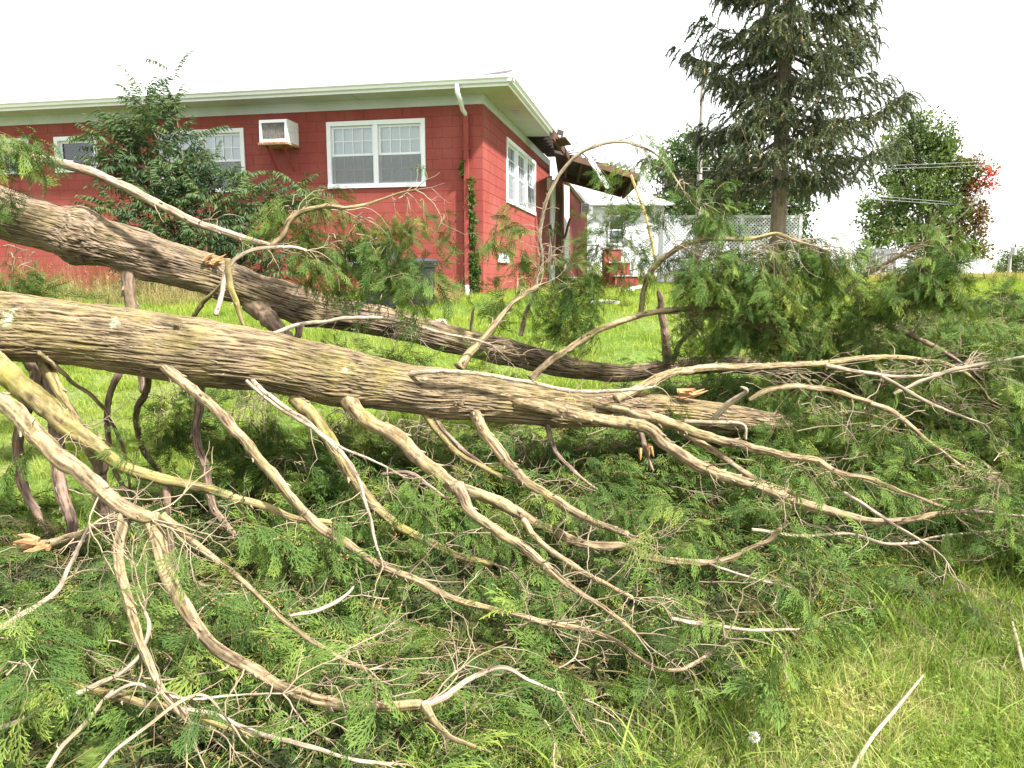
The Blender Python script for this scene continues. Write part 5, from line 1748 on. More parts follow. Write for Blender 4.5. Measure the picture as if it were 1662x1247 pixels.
cloudO.build('foliage', OLD_SHADE, tree)
for c_ in (cloudA, cloudB, cloudT, cloudU):
    keep = [i for i in range(len(c_.p)) if clears(c_.p[i], c_.r[i], 0.26 * c_.s[i], rr.random())]
    c_.p = [c_.p[i] for i in keep]; c_.r = [c_.r[i] for i in keep]; c_.s = [c_.s[i] for i in keep]; c_.i = [c_.i[i] for i in keep]
cloudL.build('foliage', BOUGHS, tree)
cloudA.build('foliage', BOUGHS, tree)
cloudB.build('foliage', BOUGHS, tree)
cloudT.build('foliage', BOUGHS, tree)
cloudU.build('foliage', BOUGHS, tree)

# loose pale twiggery lying in the mat
rt = random.Random(21)
dummy = []
for k in range(260):
    poly = MAT_A if k < 150 else MAT_B
    xs = [p[0] for p in poly]; ys = [p[1] for p in poly]
    for _ in range(30):
        x, y = rt.uniform(min(xs), max(xs)), rt.uniform(min(ys), max(ys))
        if inside(poly, x, y) and abs(x) < 0.7 * y + 0.3: break
    H = (hA if poly is MAT_A else hB)(x, y)
    z = gz_at(x, y) + H * rt.uniform(0.5, 1.1)
    a = rt.gauss(-0.45, 0.8)
    grow((x, y, z), (math.cos(a), math.sin(a), rt.uniform(-0.15, 0.25)), rt.uniform(0.15, 0.5), rt.uniform(0.0022, 0.0048), 2, dummy, rt, 0.1)
V = np.vstack(TW_V) - np.array(tuple(TREE_O)); Fq = np.vstack(TW_F)
tw_me = new_mesh('twigs', V, Fq, [M_twig], True)
link('twigs', tw_me, tree, kind='stuff')

# ---------------------------------------------------------------- grass
M_grass = leafy('grass_blades', [(0.0, (0.055, 0.11, 0.02)), (0.35, (0.13, 0.205, 0.035)), (0.65, (0.23, 0.3, 0.06)), (0.86, (0.36, 0.38, 0.11)), (1.0, (0.52, 0.46, 0.24))], 0.35, 0.45, 1.2, 0.5)
def tuft_mesh(seed, n, h0, h1, w, spread, lean=0.35, seg=3):
    rr = random.Random(seed); V, Fc = [], []
    for k in range(n):
        a = rr.uniform(0, 6.283); r_ = spread * math.sqrt(rr.random())
        x, y = r_ * math.cos(a), r_ * math.sin(a)
        h = rr.uniform(h0, h1) * (1 if rr.random() < 0.85 else 1.35); la = rr.uniform(0, 6.283); ln = abs(rr.gauss(0, lean))
        fa = rr.uniform(0, 3.14); ww = w * rr.uniform(0.6, 1.3)
        s = Vector((math.cos(fa), math.sin(fa), 0))
        b = len(V)
        for i in range(seg + 1):
            t = i / seg
            c = Vector((x + math.cos(la) * ln * h * t * t, y + math.sin(la) * ln * h * t * t, h * t * (1 - 0.25 * ln * t) - 0.01))
            wd = ww * (1 - t ** 1.6) if i < seg else 0.0003
            V.append(tuple(c - s * wd / 2)); V.append(tuple(c + s * wd / 2))
        for i in range(seg): Fc.append((b + 2 * i, b + 2 * i + 1, b + 2 * i + 3, b + 2 * i + 2))
    return source('grass_tuft', new_mesh('grass_tuft', V, Fc, [M_grass]))
def clover_mesh(seed):
    rr = random.Random(seed); V, Fc = [], []
    for k in range(26):
        x, y = rr.gauss(0, 0.05), rr.gauss(0, 0.05); z = rr.uniform(0.01, 0.04)
        for j in range(3):
            a = rr.uniform(0, 0.3) + j * 2.09; b = len(V); l = 0.009
            c = Vector((x, y, z)); d = Vector((math.cos(a), math.sin(a), rr.uniform(-.2, .5))); s = Vector((-math.sin(a), math.cos(a), rr.uniform(-.2, .2)))
            V += [tuple(c), tuple(c + d * l * 0.7 - s * l * 0.5), tuple(c + d * l * 1.3), tuple(c + d * l * 0.7 + s * l * 0.5)]
            Fc.append((b, b + 1, b + 2, b + 3))
    return source('clover_patch', new_mesh('clover_patch', V, Fc, [M_grass]))
GN_ = [tuft_mesh(1, 40, 0.02, 0.06, 0.0034, 0.07, 0.9), tuft_mesh(2, 40, 0.03, 0.09, 0.004, 0.07, 0.7), tuft_mesh(3, 28, 0.06, 0.14, 0.0048, 0.06, 0.6),
       tuft_mesh(4, 8, 0.12, 0.24, 0.0085, 0.06, 0.5, 4), clover_mesh(5)]
M_lawn = leafy('lawn_blades', [(0.0, (0.08, 0.15, 0.02)), (0.35, (0.17, 0.25, 0.035)), (0.7, (0.28, 0.34, 0.055)), (1.0, (0.42, 0.44, 0.14))], 0.35, 0.45, 0.8, 0.55)
M_keep = M_grass; M_grass = M_lawn
GF_ = [tuft_mesh(11, 60, 0.03, 0.06, 0.006, 0.16, 0.7, 2), tuft_mesh(12, 60, 0.03, 0.075, 0.006, 0.17, 0.6, 2), tuft_mesh(13, 50, 0.05, 0.11, 0.007, 0.18, 0.8, 2)]
GB_ = [tuft_mesh(21, 60, 0.05, 0.09, 0.014, 0.4, 0.6, 2), tuft_mesh(22, 60, 0.05, 0.12, 0.014, 0.4, 0.7, 2)]
M_grass = M_keep
rg = random.Random(31)
near, midc, far_ = Cloud(), Cloud(), Cloud()
def gput(cl, x, y, s, i):
    zz = gz_at(x, y)
    cl.add((x, y, zz), (rg.uniform(-.12, .12), rg.uniform(-.12, .12), rg.uniform(0, 6.28)), s, i)
k = 0
while k < 6900:
    y = 1.7 + 4.2 * rg.random() ** 1.2; x = rg.uniform(-0.75 * y - 0.4, 0.75 * y + 1.9)
    inm = inside(MAT_A, x, y)
    if inm and edge_dist(MAT_A, x, y) > 0.35: 
        k += 0.6; continue
    q = rg.random(); i = 0 if q < 0.36 else 1 if q < 0.66 else 2 if q < 0.85 else 3 if q < 0.9 else 4
    gput(near, x, y, rg.uniform(0.75, 1.25), i); k += 1
# longer blades standing up along the edge of the boughs
for k in range(260):
    i0 = rg.randrange(len(MAT_A)); a = Vector(MAT_A[i0]); b = Vector(MAT_A[(i0 + 1) % len(MAT_A)])
    p = a.lerp(b, rg.random()) + Vector((rg.gauss(0, .12), rg.gauss(0, .12)))
    if p.y > 4.5: continue
    gput(near, p.x, p.y, rg.uniform(0.8, 1.35), rg.choice((2, 3, 3)))
for k in range(9500):
    y = 5.6 + 10.5 * rg.random() ** 0.9; x = rg.uniform(-0.74 * y - 0.9, 0.74 * y + 2.6)
    gput(midc, x, y, rg.uniform(0.8, 1.35), rg.randrange(3))
for k in range(6500):
    y = 15 + 30 * rg.random() ** 1.3; x = rg.uniform(-0.05 * y, 0.8 * y + 2)
    gput(far_, x, y, rg.uniform(0.8, 1.4), rg.randrange(2))
M_straw = leafy('dry_thatch', [(0, (0.3, 0.24, 0.1)), (1, (0.55, 0.46, 0.25))], 0.2, 0.7, 2, 0.5)
M_keep = M_grass; M_grass = M_straw
ST_ = [tuft_mesh(41, 26, 0.03, 0.09, 0.0026, 0.09, 1.6), tuft_mesh(42, 18, 0.05, 0.13, 0.0024, 0.08, 1.3)]
M_grass = M_keep
thatch = Cloud()
for k in range(1500):
    y = 1.9 + 4.0 * rg.random() ** 1.2; x = rg.uniform(-0.2 * y, 0.75 * y + 0.2)
    if inside(MAT_A, x, y): continue
    if float(vnoise(np.array([[x * 1.8, y * 1.8, 2.2]]), 91)[0]) < 0.42: continue
    gput(thatch, x, y, rg.uniform(.7, 1.2), rg.randrange(2))
thatch.build('dry_grass', ST_)
near.build('grass', GN_)
midc.build('grass', GF_)
far_.build('grass', GB_)
# loose sticks and a white clover head in the near grass
def stick(pts, w, label):
    c = [P(px, py, gdepth(px, py, h)) for px, py, h in pts]
    cl, r = catmull([tuple(p) for p in c], [w[i] / 2 * c[i].y / FPX for i in range(len(c))], 0.02)
    v, q, _, _ = tube_arrays(cl, r * (1 + 0.15 * (fbm(np.stack([np.arange(len(r)) * 0.6, r * 0, r * 0], -1), 2, 8) - .5)), 8)
    o0 = Vector(c[0])
    th = np.linspace(0, 2 * np.pi, 8, endpoint=False)
    bark = np.stack([np.cos(th)[None] * r[:, None], np.sin(th)[None] * r[:, None], np.arange(len(r))[:, None] * 0.02 * np.ones((1, 8))], -1).reshape(-1, 3)
    fs = q.tolist() + [list(range(8)), list(range(len(v) - 8, len(v)))]
    me = new_mesh('stick', v - np.array(tuple(o0)), fs, [M_pale_limb], True, None, {'bark': ('FLOAT_VECTOR', bark), 'crest': ('FLOAT', [0.75] * len(v))})
    o = link('stick', me, None, o0); tag(o, label, 'stick')
stick([(1375, 1262, 0.06), (1415, 1198, 0.08), (1455, 1150, 0.09), (1498, 1097, 0.1)], [7, 7, 6, 4], 'straight pale stick lying alone in the open grass')
stick([(1643, 1010, 0.05), (1652, 1045, 0.05), (1664, 1092, 0.05)], [4, 6, 6], 'short brown stick at the very edge of the open grass')
d = gdepth(1224, 1210, 0.07); c = P(1224, 1210, d)
fl = thing('clover_flower', 'small white clover flower head in the grass', 'flower', (c.x, c.y, gz_at(c.x, c.y)))
M_petal = worn('white_petals', (0.8, 0.8, 0.76), (0.7, 0.72, 0.62), 30, 0.8, 0.4)
mb = MB(); rf = random.Random(2)
for k in range(140):
    v = Vector((rf.gauss(0, 1), rf.gauss(0, 1), rf.gauss(0.3, 1))).normalized(); s = v.cross(Vector((0.3, 0.2, 1))).normalized()
    o_ = Vector((0, 0, 0.085)); L_ = 0.02
    mb.add([o_ + v * 0.003, o_ + v * L_ * 0.7 - s * 0.0035, o_ + v * L_, o_ + v * L_ * 0.7 + s * 0.0035], [(0, 1, 2, 3)])
mb.build('flower_head', M_petal, fl, local=True)
mb = MB(); mb.tube([(0, 0, -0.005), (0.004, 0, 0.04), (0, 0, 0.085)], 0.0012, 5); mb.build('stem', M_grass, fl, local=True)
# ---------------------------------------------------------------- standing trees and shrubs
M_trunk_grey = bark_material('spruce_bark', (0.25, 0.2, 0.16), (0.09, 0.07, 0.055), (0.17, 0.16, 0.1), 0.3, 0.05, 0, 0.35, 0.9, 0.03)
M_spruce = leafy('spruce_needles', [(0.0, (0.07, 0.095, 0.065)), (0.5, (0.12, 0.145, 0.088)), (0.85, (0.18, 0.19, 0.1)), (1.0, (0.25, 0.23, 0.09))], 0.15, 0.6, 0.6, 0.5)
M_maple = leafy('maple_leaves', [(0.0, (0.06, 0.095, 0.035)), (0.5, (0.105, 0.155, 0.05)), (1.0, (0.16, 0.21, 0.065))], 0.3, 0.5, 0.35, 0.5)
M_dkleaf = leafy('shade_tree_leaves', [(0.0, (0.04, 0.07, 0.03)), (0.6, (0.07, 0.115, 0.042)), (1.0, (0.12, 0.165, 0.055))], 0.25, 0.5, 0.4, 0.5)
M_redleaf = leafy('autumn_leaves', [(0.0, (0.16, 0.045, 0.02)), (0.5, (0.36, 0.06, 0.035)), (1.0, (0.42, 0.13, 0.05))], 0.35, 0.5, 0.5, 0.4)
M_brnleaf = leafy('turning_leaves', [(0.0, (0.07, 0.06, 0.025)), (0.5, (0.16, 0.09, 0.03)), (1.0, (0.2, 0.16, 0.05))], 0.3, 0.5, 0.5, 0.4)
M_peach = leafy('lance_leaves', [(0.0, (0.035, 0.065, 0.035)), (0.55, (0.07, 0.12, 0.05)), (0.85, (0.13, 0.18, 0.055)), (1.0, (0.22, 0.25, 0.07))], 0.3, 0.4, 1.6, 0.55)
M_ivy = leafy('ivy_leaves', [(0.0, (0.03, 0.07, 0.02)), (0.6, (0.08, 0.13, 0.03)), (1.0, (0.22, 0.17, 0.06))], 0.25, 0.5, 4, 0.4)
M_weed = leafy('dry_weeds', [(0.0, (0.1, 0.13, 0.035)), (0.4, (0.22, 0.21, 0.08)), (0.8, (0.36, 0.27, 0.14)), (1.0, (0.3, 0.34, 0.08))], 0.3, 0.7, 1.5, 0.4)

def tree_tube(name, pts, rad, material, parent, n=10, ds=0.25, ridges=0.0):
    cl, r = catmull([tuple(p) for p in pts], rad, ds)
    s = np.concatenate([[0], np.cumsum(np.linalg.norm(np.diff(cl, axis=0), axis=1))])
    th = np.linspace(0, 2 * np.pi, n, endpoint=False); TH, SS = np.meshgrid(th, s)
    mul = 1 + 0.12 * (fbm(np.stack([np.cos(TH) * 2, np.sin(TH) * 2, SS * 1.5], -1), 3, 6) - 0.5) * 2
    v, q, _, _ = tube_arrays(cl, r, n, mul)
    bark = np.stack([np.cos(TH) * r[:, None], np.sin(TH) * r[:, None], SS], -1).reshape(-1, 3)
    return v, q, bark

def limbs_mesh(name, items, material, parent, n=7, kind=None):
    VV, QQ, BB, k = [], [], [], 0
    for pts, rad in items:
        v, q, b = tree_tube('x', pts, rad, material, parent, n)
        VV.append(v); QQ.append(q + k); BB.append(b); k += len(v)
    me = new_mesh(name, np.vstack(VV) - np.array(tuple(world_origin(parent))), np.vstack(QQ), [material], True, None, {'bark': ('FLOAT_VECTOR', np.vstack(BB))})
    return link(name, me, parent, kind=kind)

def leaf_clump(seed, n, rad, ll, lw, material, droop=0.3, flat=False, name='leaf_clump'):
    rr = random.Random(seed); V, Fc = [], []
    for k in range(n):
        v = Vector((rr.gauss(0, 1), rr.gauss(0, 1), rr.gauss(0, 0.7)))
        v = v.normalized() * rad * rr.random() ** 0.5
        d = (v.normalized() * 0.6 + Vector((rr.gauss(0, .6), rr.gauss(0, .6), rr.gauss(0, .5) - droop))).normalized()
        s = d.cross(Vector((rr.gauss(0, .5), rr.gauss(0, .5), 1))).normalized()
        l = ll * rr.uniform(0.7, 1.25); w = lw * rr.uniform(0.7, 1.2); b = len(V)
        sag = Vector((0, 0, -0.15 * l))
        V += [tuple(v), tuple(v + d * l * 0.45 - s * w / 2), tuple(v + d * l + sag), tuple(v + d * l * 0.45 + s * w / 2)]
        Fc.append((b, b + 1, b + 2, b + 3))
    return source(name, new_mesh(name, V, Fc, [material]))

# ---- spruce
def spruce_strand(seed, L=0.75):
    rr = random.Random(seed); V, Fc = [], []
    p = Vector((0, 0, 0)); d = Vector((0.9, 0, 0.0)).normalized(); n = 10
    for k in range(n):
        t = k / n
        d = (d + Vector((0, rr.gauss(0, .16), -0.13 - 0.2 * t))).normalized()
        q = p + d * (L / n)
        for j in range(8):
            a = rr.uniform(0, 6.283)
            s = d.cross(Vector((math.cos(a), math.sin(a), 0.3))).normalized()
            c = p.lerp(q, rr.random()); l = rr.uniform(0.06, 0.13) * (1.15 - 0.5 * t); w = 0.024
            e = c + (s * 0.55 + d * 0.9).normalized() * l
            ww = s.cross(d).normalized() * w / 2
            b = len(V); V += [tuple(c - ww), tuple(e - ww * 0.4), tuple(e + ww * 0.4), tuple(c + ww)]; Fc.append((b, b + 1, b + 2, b + 3))
        p = q
    return source('spruce_strand', new_mesh('spruce_strand', V, Fc, [M_spruce]))
STR = [spruce_strand(i, 0.38 + 0.07 * i) for i in range(5)]
M_scone = worn('spruce_cone', (0.34, 0.24, 0.09), (0.22, 0.14, 0.06), 9, 0.7, 0.8)
def spruce_cone():
    n = 8; prof = [(0.006, 0), (0.02, -0.03), (0.022, -0.08), (0.004, -0.14)]; V = []
    for r_, z in prof: V += [(r_ * math.cos(6.283 * j / n), r_ * math.sin(6.283 * j / n), z) for j in range(n)]
    return source('cone', new_mesh('cone', V, [(i * n + j, i * n + (j + 1) % n, (i + 1) * n + (j + 1) % n, (i + 1) * n + j) for i in range(3) for j in range(n)], [M_scone]))
rs = random.Random(41)
SD = 25.0
sb = P(1258, 450, SD); sb.z = gz_at(0, SD)
sprT = thing('spruce_tree', 'tall dark spruce with drooping boughs and a bare grey lower trunk', 'tree', sb)
TOPZ = 19.5
tpts = [sb + Vector((0, 0, -0.3)), sb + Vector((0.02, 0, 2)), sb + Vector((-0.02, 0, 6)), sb + Vector((0.05, 0, 11)), Vector((sb.x, sb.y, TOPZ))]
o = limbs_mesh('trunk', [(tpts, [0.3, 0.25, 0.22, 0.15, 0.03])], M_trunk_grey, sprT, 20)
cloud = Cloud(); cones = Cloud(); limbsL = []
z = 4.9
ring = 0
def spruce_reach(z, a):
    base = 4.1 * (1 - (z - 4.2) / (TOPZ - 3.0)) ** 0.75
    return max(0.4, base) 
while z < TOPZ - 0.6:
    nb = rs.choice((3, 4, 4, 5)); a0 = rs.uniform(0, 6.28)
    for k in range(nb):
        a = a0 + k * 6.283 / nb + rs.uniform(-.35, .35)
        R = spruce_reach(z, a) * rs.uniform(0.62, 1.08)
        if z < 5.2: R *= 0.75
        d = Vector((math.cos(a), math.sin(a), 0)); s = Vector((-d.y, d.x, 0))
        b0 = Vector((sb.x, sb.y, z + rs.uniform(-.2, .2)))
        dr = rs.uniform(0.12, 0.3); cu = rs.uniform(-0.5, 0.5)
        pts = [b0 + d * (R * t) + s * (cu * t * t) + Vector((0, 0, -dr * R * math.sin(t * 2.1) + 0.2 * R * t ** 3)) for t in (0, .25, .5, .75, 1.0)]
        limbsL.append((pts, [0.055, 0.045, 0.03, 0.02, 0.008]))
        n = int(R * 13) + 4
        for j in range(n):
            t = rs.uniform(0.1, 1.0) ** 0.85
            i = min(3, int(t * 4)); q = pts[i].lerp(pts[i + 1], t * 4 - i)
            side = rs.choice((-1, 1)); off = rs.random() ** 1.3 * 0.85 * (1.15 - 0.7 * t) * (R / 4 + 0.3)
            q = q + s * side * off + d * off * 0.4 + Vector((0, 0, -0.1 * off))
            yaw = math.atan2(d.y + s.y * side * 0.8, d.x + s.x * side * 0.8) + rs.gauss(0, .3)
            cloud.add(q, (0, rs.uniform(-.2, .3), yaw), rs.uniform(0.7, 1.25), rs.randrange(5))
            cloud.add(q + Vector((rs.gauss(0, .08), rs.gauss(0, .08), rs.gauss(0, .05))), (0, rs.uniform(-.5, .1), yaw + rs.gauss(0, 1)), rs.uniform(0.5, 0.9), rs.randrange(5))
            if rs.random() < 0.06: cones.add(q + Vector((0, 0, -0.12)), (rs.uniform(-.2, .2), rs.uniform(-.2, .2), 0), rs.uniform(0.8, 1.2), 0)
    z += rs.uniform(0.26, 0.42)
limbs_mesh('limbs', limbsL, M_trunk_grey, sprT, 6, 'stuff')
cloud.build('crown', STR, sprT)
cones.build('cones', [spruce_cone()], sprT)

# ---- broadleaved trees
def broadleaf(name, label, px, d, r0, lobes, per, srcs, leafr=0.55, group=None, trunkpx=None, trunk_top=None, limbmat=None):
    b = P(px, 450, d); b.z = gz_at(0, d)
    t = thing(name, label, 'tree', b, group=group)
    top = P(*trunk_top, d) if trunk_top else P(px, 300, d)
    tp_ = [b + Vector((0, 0, -0.3)), b.lerp(top, 0.35) + Vector((0.1, 0, 0)), b.lerp(top, 0.7), top]
    limbs_mesh('trunk', [(tp_, [r0, r0 * 0.8, r0 * 0.55, r0 * 0.2])], M_trunk_grey, t, 12)
    items = []; cl = {}
    for (lx, ly, rx, ry, dd, mi) in lobes:
        c = P(lx, ly, d + dd); ax, az = rx * d / FPX, ry * d / FPX; ay = (ax + az) / 2
        st = b.lerp(top, rs.uniform(0.25, 0.8))
        md = st.lerp(c, 0.5) + Vector((rs.gauss(0, .2), rs.gauss(0, .2), 0.1))
        items.append(([st, md, c], [r0 * 0.3, r0 * 0.18, 0.02]))
        for k in range(3):
            e = c + Vector((rs.uniform(-ax, ax), rs.uniform(-ay, ay), rs.uniform(-az, az))) * 0.7
            items.append(([md, md.lerp(e, .5) + Vector((0, 0, .1)), e], [r0 * 0.12, 0.04, 0.012]))
        n = int(per * (ax * az) ** 0.9)
        q = cl.setdefault(mi, Cloud())
        for k in range(n):
            v = Vector((rs.gauss(0, 1), rs.gauss(0, 1), rs.gauss(0, 1))).normalized() * rs.uniform(0.25, 1.0) ** 0.5
            v *= 1 + 0.45 * (float(vnoise(np.array([[v.x * 3 + lx, v.y * 3, v.z * 3]]), 3)[0]) - 0.5) * 2
            q.add(c + Vector((v.x * ax, v.y * ay, v.z * az)), (rs.uniform(0, 6.28), rs.uniform(-.5, .5), rs.uniform(0, 6.28)), rs.uniform(0.7, 1.3), rs.randrange(3))
    limbs_mesh('limbs', items, limbmat or M_trunk_grey, t, 6, 'stuff')
    for mi, q in cl.items(): q.build('crown', srcs[mi], t)
    return t
def clumps(m_, n=34, rad=0.45, ll=0.2, lw=0.13, dr=0.2):
    return [leaf_clump(i, n, rad, ll, lw, m_, dr) for i in range(3)]
C_maple, C_dk, C_red, C_brn = clumps(M_maple), clumps(M_dkleaf), clumps(M_redleaf, 30, 0.4), clumps(M_brnleaf, 30, 0.4)
MD = 45
broadleaf('maple_tree', 'green maple on the ridge with one branch turned red', 1508, MD, 0.28,
 [(1497, 205, 22, 26, 0, 0), (1470, 225, 26, 28, 0.5, 0), (1525, 225, 26, 30, -0.4, 0), (1450, 250, 28, 24, 0, 0), (1500, 262, 48, 34, 0, 0), (1535, 248, 16, 26, 0, 0),
  (1440, 290, 26, 20, 0.6, 0), (1478, 305, 44, 32, -0.5, 0), (1525, 300, 36, 34, 0.3, 0), (1425, 335, 28, 18, 0, 0), (1470, 345, 42, 28, 0.4, 0), (1410, 365, 22, 14, 0, 0), (1435, 380, 34, 18, -0.3, 0),
  (1520, 350, 40, 34, 0, 0), (1500, 385, 60, 26, 0, 0), (1560, 335, 26, 30, 0.4, 2), (1565, 285, 18, 24, 0, 0), (1555, 275, 14, 18, 0, 2), (1580, 268, 15, 15, -0.2, 2), (1585, 300, 20, 14, 0, 1), (1602, 272, 9, 9, -0.3, 1), (1605, 295, 10, 7, -0.3, 1),
  (1572, 365, 26, 24, 0, 2), (1550, 400, 40, 22, 0.3, 0), (1590, 345, 14, 16, 0, 2), (1585, 405, 22, 14, 0, 2), (1420, 400, 20, 12, 0.2, 0)],
 30, [C_maple, C_red, C_brn], trunk_top=(1510, 235))
broadleaf('shade_tree', 'dark bushy tree behind the utility pole and the spruce', 1190, 44, 0.35,
 [(1120, 245, 44, 32, 0, 0), (1098, 285, 36, 32, 0, 0), (1085, 330, 24, 26, 0, 0), (1150, 340, 40, 34, 0, 0), (1150, 290, 45, 40, 0.5, 0), (1200, 275, 50, 40, 0, 0), (1190, 330, 60, 40, -0.5, 0), (1240, 320, 45, 50, 0, 0), (1285, 330, 26, 28, 0.4, 0), (1275, 375, 32, 26, 0, 0), (1130, 335, 36, 28, 0, 0), (1230, 385, 60, 30, 0.2, 0), (1290, 305, 14, 14, 0, 0)],
 36, [C_dk], trunk_top=(1190, 280))
broadleaf('round_tree', 'small far round green tree at the right end of the ridge', 1645, 70, 0.25,
 [(1640, 432, 26, 24, 0, 0), (1625, 440, 14, 16, 0, 0), (1665, 430, 26, 26, 0, 0), (1690, 440, 24, 20, 0, 0), (1650, 415, 18, 12, 0, 0)],
 16, [C_maple], trunk_top=(1645, 420))
# thin line of brush behind the white building and left of the lattice
broadleaf('shade_tree', 'low dark tree between the lattice fence and the ridge', 1310, 48, 0.2,
 [(1300, 400, 20, 18, 0, 0), (1285, 420, 26, 18, 0, 0)], 22, [C_dk], trunk_top=(1295, 395))

# ---- leafy shrub against the house
def shoot(seed, L=0.45, n=26, ll=0.11, lw=0.026):
    rr = random.Random(seed); mb = MB(); pts = [Vector((0, 0, 0))]; d = Vector((1, 0, 0.35)).normalized()
    for k in range(8):
        d = (d + Vector((0, rr.gauss(0, .1), -0.07))).normalized(); pts.append(pts[-1] + d * L / 8)
    mb.cur = 1; mb.tube(pts, np.linspace(0.004, 0.0015, 9), 4, False); mb.cur = 0
    for k in range(n):
        t = (k + 1) / n; i = min(7, int(t * 8)); p = pts[i].lerp(pts[min(8, i + 1)], t * 8 - i)
        a = k * 2.4
        e = Vector((0.45 + rr.gauss(0, .2), math.cos(a) * 0.8, math.sin(a) * 0.35 - 0.65)).normalized()
        s = e.cross(Vector((rr.gauss(0, .3), rr.gauss(0, .3), 1))).normalized(); l = ll * rr.uniform(.7, 1.2); w = lw
        q1 = p + e * l * 0.35; q2 = p + e * l * 0.7 + Vector((0, 0, -0.1 * l)); q3 = p + e * l + Vector((0, 0, -0.28 * l))
        mb.add([p, q1 - s * w / 2, q2 - s * w * .4, q3, q2 + s * w * .4, q1 + s * w / 2], [(0, 1, 2, 3, 4, 5)])
    return source('shoot', new_mesh('shoot', mb.v, mb.f, [M_peach, M_brownwood], False, mb.m))
SHO = [shoot(1), shoot(2, 0.55, 30), shoot(3, 0.38, 22), shoot(4, 0.5, 28, 0.13)]
SHD = 13.6
b = P(330, 470, SHD); b.z = gz_at(0, SHD)
shr = thing('leafy_shrub', 'tall leafy shrub with long drooping leaves growing before the red wall', 'shrub', b)
cl = Cloud(); items = []
rsh = random.Random(9)
for (px, py, rx, ry, n) in [(232, 178, 12, 34, 16), (283, 168, 9, 30, 9), (222, 225, 26, 40, 34), (270, 215, 28, 36, 34), (240, 275, 40, 40, 52), (300, 270, 45, 45, 60), (350, 290, 40, 40, 34), (270, 330, 55, 40, 62), (340, 350, 65, 40, 76), (400, 330, 35, 30, 28),
                            (190, 345, 24, 14, 14), (205, 290, 22, 30, 18), (300, 400, 65, 35, 66), (385, 400, 55, 40, 60), (240, 385, 45, 25, 30), (430, 345, 32, 18, 18), (465, 325, 26, 16, 14), (490, 310, 18, 10, 7), (350, 445, 70, 25, 50), (420, 435, 40, 25, 26),
                            (150, 218, 22, 8, 8), (172, 242, 18, 14, 10), (195, 262, 18, 14, 10), (185, 330, 20, 12, 8), (225, 430, 40, 15, 12), (240, 350, 16, 12, 8), (295, 450, 60, 16, 30)]:
    c = P(px, py, SHD + rsh.uniform(-.3, .3)); ax, az = rx * SHD / FPX, ry * SHD / FPX
    st = b + Vector((rsh.uniform(-.25, .25), 0, 0)); md = st.lerp(c, .5) + Vector((rsh.gauss(0, .15), rsh.gauss(0, .1), 0))
    items.append(([st, md, c], [0.028, 0.016, 0.005]))
    for k in range(int(n * 1.15)):
        v = Vector((rsh.gauss(0, .62), rsh.gauss(0, .5), rsh.gauss(0, .6)))
        q = c + Vector((v.x * ax, v.y * min(0.6, ax), v.z * az))
        up = 0.9 if ry > rx * 1.5 else 0.35
        dv = Vector((v.x + rsh.gauss(0, .5) + (px - 320) / 400, rsh.gauss(-.2, .6), up + rsh.gauss(0, .4)))
        cl.add(q - dv.normalized() * 0.1, aim(dv, (0, 0, 1)), rsh.uniform(.7, 1.15), rsh.randrange(4))
limbs_mesh('stems', items, M_trunk_grey, shr, 6, 'stuff')
cl.build('foliage', SHO, shr)

# ---- ivy by the downspout
b = P(772, 480, 15.05); b.z = gz_at(0, 15)
iv = thing('climbing_vine', 'thin creeper climbing the red corner beside the downspout', 'vine', b)
C_ivy = [leaf_clump(i, 26, 0.055, 0.05, 0.04, M_ivy, 0.5) for i in range(3)]
cl = Cloud(); vines = []
def vine(path, n, w):
    pts = []
    for px, py in path:
        s_, z_ = on_front(px, py); q = HC + HA * s_ - HB * 0.05; q.z = z_; pts.append(q)
    vines.append((pts, [0.008] * len(pts)))
    for k in range(n):
        t = rs.random() * (len(pts) - 1); i = min(len(pts) - 2, int(t)); q = pts[i].lerp(pts[i + 1], t - i)
        q = q + HA * rs.gauss(0, w) - HB * abs(rs.gauss(0.02, 0.02)) + Vector((0, 0, rs.gauss(0, .04)))
        cl.add(q, (rs.uniform(0, 6.28), rs.uniform(0, 6.28), rs.uniform(0, 6.28)), rs.uniform(.6, 1.1), rs.randrange(3))
vine([(771, 478), (770, 440), (772, 400), (768, 360), (766, 320), (765, 285)], 90, 0.035)
vine([(772, 478), (774, 450), (770, 420)], 36, 0.06)
vine([(753, 478), (752, 455)], 14, 0.05)
vine([(753, 285), (752, 262)], 14, 0.02)
limbs_mesh('stems', vines, M_brownwood, iv, 5, 'stuff')
cl.build('foliage', C_ivy, iv)

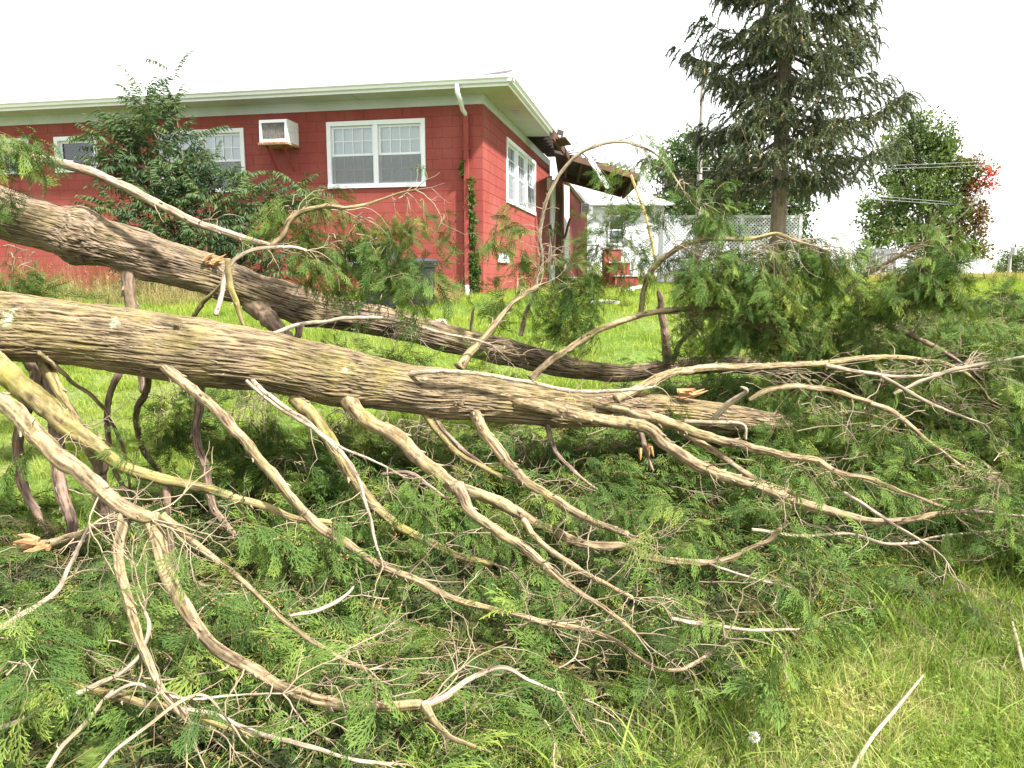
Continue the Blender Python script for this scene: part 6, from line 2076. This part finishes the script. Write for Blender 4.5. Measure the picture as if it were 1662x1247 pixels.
# ---- weeds along the foundation and dry brush by the bins
def weed(seed, n, h, w, lean):
    rr = random.Random(seed); V, Fc = [], []
    for k in range(n):
        a = rr.uniform(0, 6.283); x, y = rr.gauss(0, .07), rr.gauss(0, .07); H = h * rr.uniform(.5, 1.2); ln = rr.gauss(0, lean)
        s = Vector((math.cos(a + 1.5), math.sin(a + 1.5), 0)); b = len(V)
        for i in range(5):
            t = i / 4; c = Vector((x + math.cos(a) * ln * H * t * t, y + math.sin(a) * ln * H * t * t, H * t * (1 - .3 * abs(ln) * t)))
            V += [tuple(c - s * w * (1 - t * .8) / 2), tuple(c + s * w * (1 - t * .8) / 2)]
        for i in range(4): Fc.append((b + 2 * i, b + 2 * i + 1, b + 2 * i + 3, b + 2 * i + 2))
        if rr.random() < 0.4:
            for j in range(8):
                c = Vector(V[-1]) + Vector((rr.gauss(0, .02), rr.gauss(0, .02), rr.gauss(-.03, .03))); b = len(V)
                V += [tuple(c), tuple(c + Vector((.012, 0, .004))), tuple(c + Vector((.01, .008, .02)))]; Fc.append((b, b + 1, b + 2))
    return source('weed', new_mesh('weed', V, Fc, [M_weed]))
WD = [weed(1, 26, .45, .007, .8), weed(2, 22, .6, .008, .9), weed(3, 30, .3, .008, .7), weed(4, 14, .75, .006, .5)]
cl = Cloud()
for k in range(420):
    px = rs.uniform(-60, 560) if k < 340 else rs.uniform(800, 1060)
    d = rs.uniform(11.5, 15.6) if k < 340 else rs.uniform(15.5, 20)
    q = P(px, 470, d)
    rel = (q - HC).dot(HB)
    if k < 340 and rel > -0.1: continue
    q.z = gz_at(q.x, d)
    sc_ = rs.uniform(.5, 1.15) * (1.0 if px < 330 else .5)
    cl.add(q, (rs.uniform(-.1, .1), rs.uniform(-.1, .1), rs.uniform(0, 6.28)), sc_, rs.randrange(4))
for k in range(46):
    px = rs.gauss(722, 16); d = rs.uniform(11.8, 13.6); q = P(px, 490, d); q.z = gz_at(q.x, d)
    cl.add(q, (rs.uniform(-.3, .3), rs.uniform(-.3, .3), rs.uniform(0, 6.28)), rs.uniform(.4, .8), rs.randrange(3))
cl.build('weeds', WD)
# yellow field beyond the lawn
M_field = leafy('field_grass', [(0, (0.2, 0.19, 0.05)), (1, (0.42, 0.36, 0.12))], 0.3, 0.7, 0.3, 0.5)
FLD = [source('field_tuft', new_mesh('field_tuft', [v for k in range(40) for v in (lambda x, y, h, a: [(x - .02 * math.cos(a), y - .02 * math.sin(a), 0), (x + .02 * math.cos(a), y + .02 * math.sin(a), 0), (x + .1 * math.sin(a * 3), y, h)])(rs.uniform(-.6, .6), rs.uniform(-.6, .6), rs.uniform(.15, .4), rs.uniform(0, 3.14))], [(3 * k, 3 * k + 1, 3 * k + 2) for k in range(40)], [M_field]))]
cl = Cloud()
for k in range(2600):
    y = rs.uniform(30, 75); x = rs.uniform(0.1 * y, .75 * y); cl.add((x, y, gz_at(x, y)), (0, 0, rs.uniform(0, 6.28)), rs.uniform(.6, 1.2), 0)
cl.build('grass', FLD)
# scraps of white litter on the far lawn
for (px, py, lb) in ((300, 517, 'crumpled white paper scrap on the lawn between the two trunks'), (388, 493, 'torn white plastic scrap on the lawn behind the upper trunk'), (712, 522, 'thin white scrap on the lawn right of the trash bins')):
    d = gdepth(px, py, 0.03); c = P(px, py, d); mb = MB(); V = []
    for i in range(5):
        for j in range(4): V.append((c.x - .11 + .055 * i + rs.gauss(0, .008), c.y - .08 + .05 * j, c.z + rs.uniform(-.02, .035)))
    mb.add(V, [(i * 4 + j, (i + 1) * 4 + j, (i + 1) * 4 + j + 1, i * 4 + j + 1) for i in range(4) for j in range(3)])
    mb.shift((0, 0, 0)); o = mb.build('paper_scrap', M_petal); tag(o, lb, 'litter')
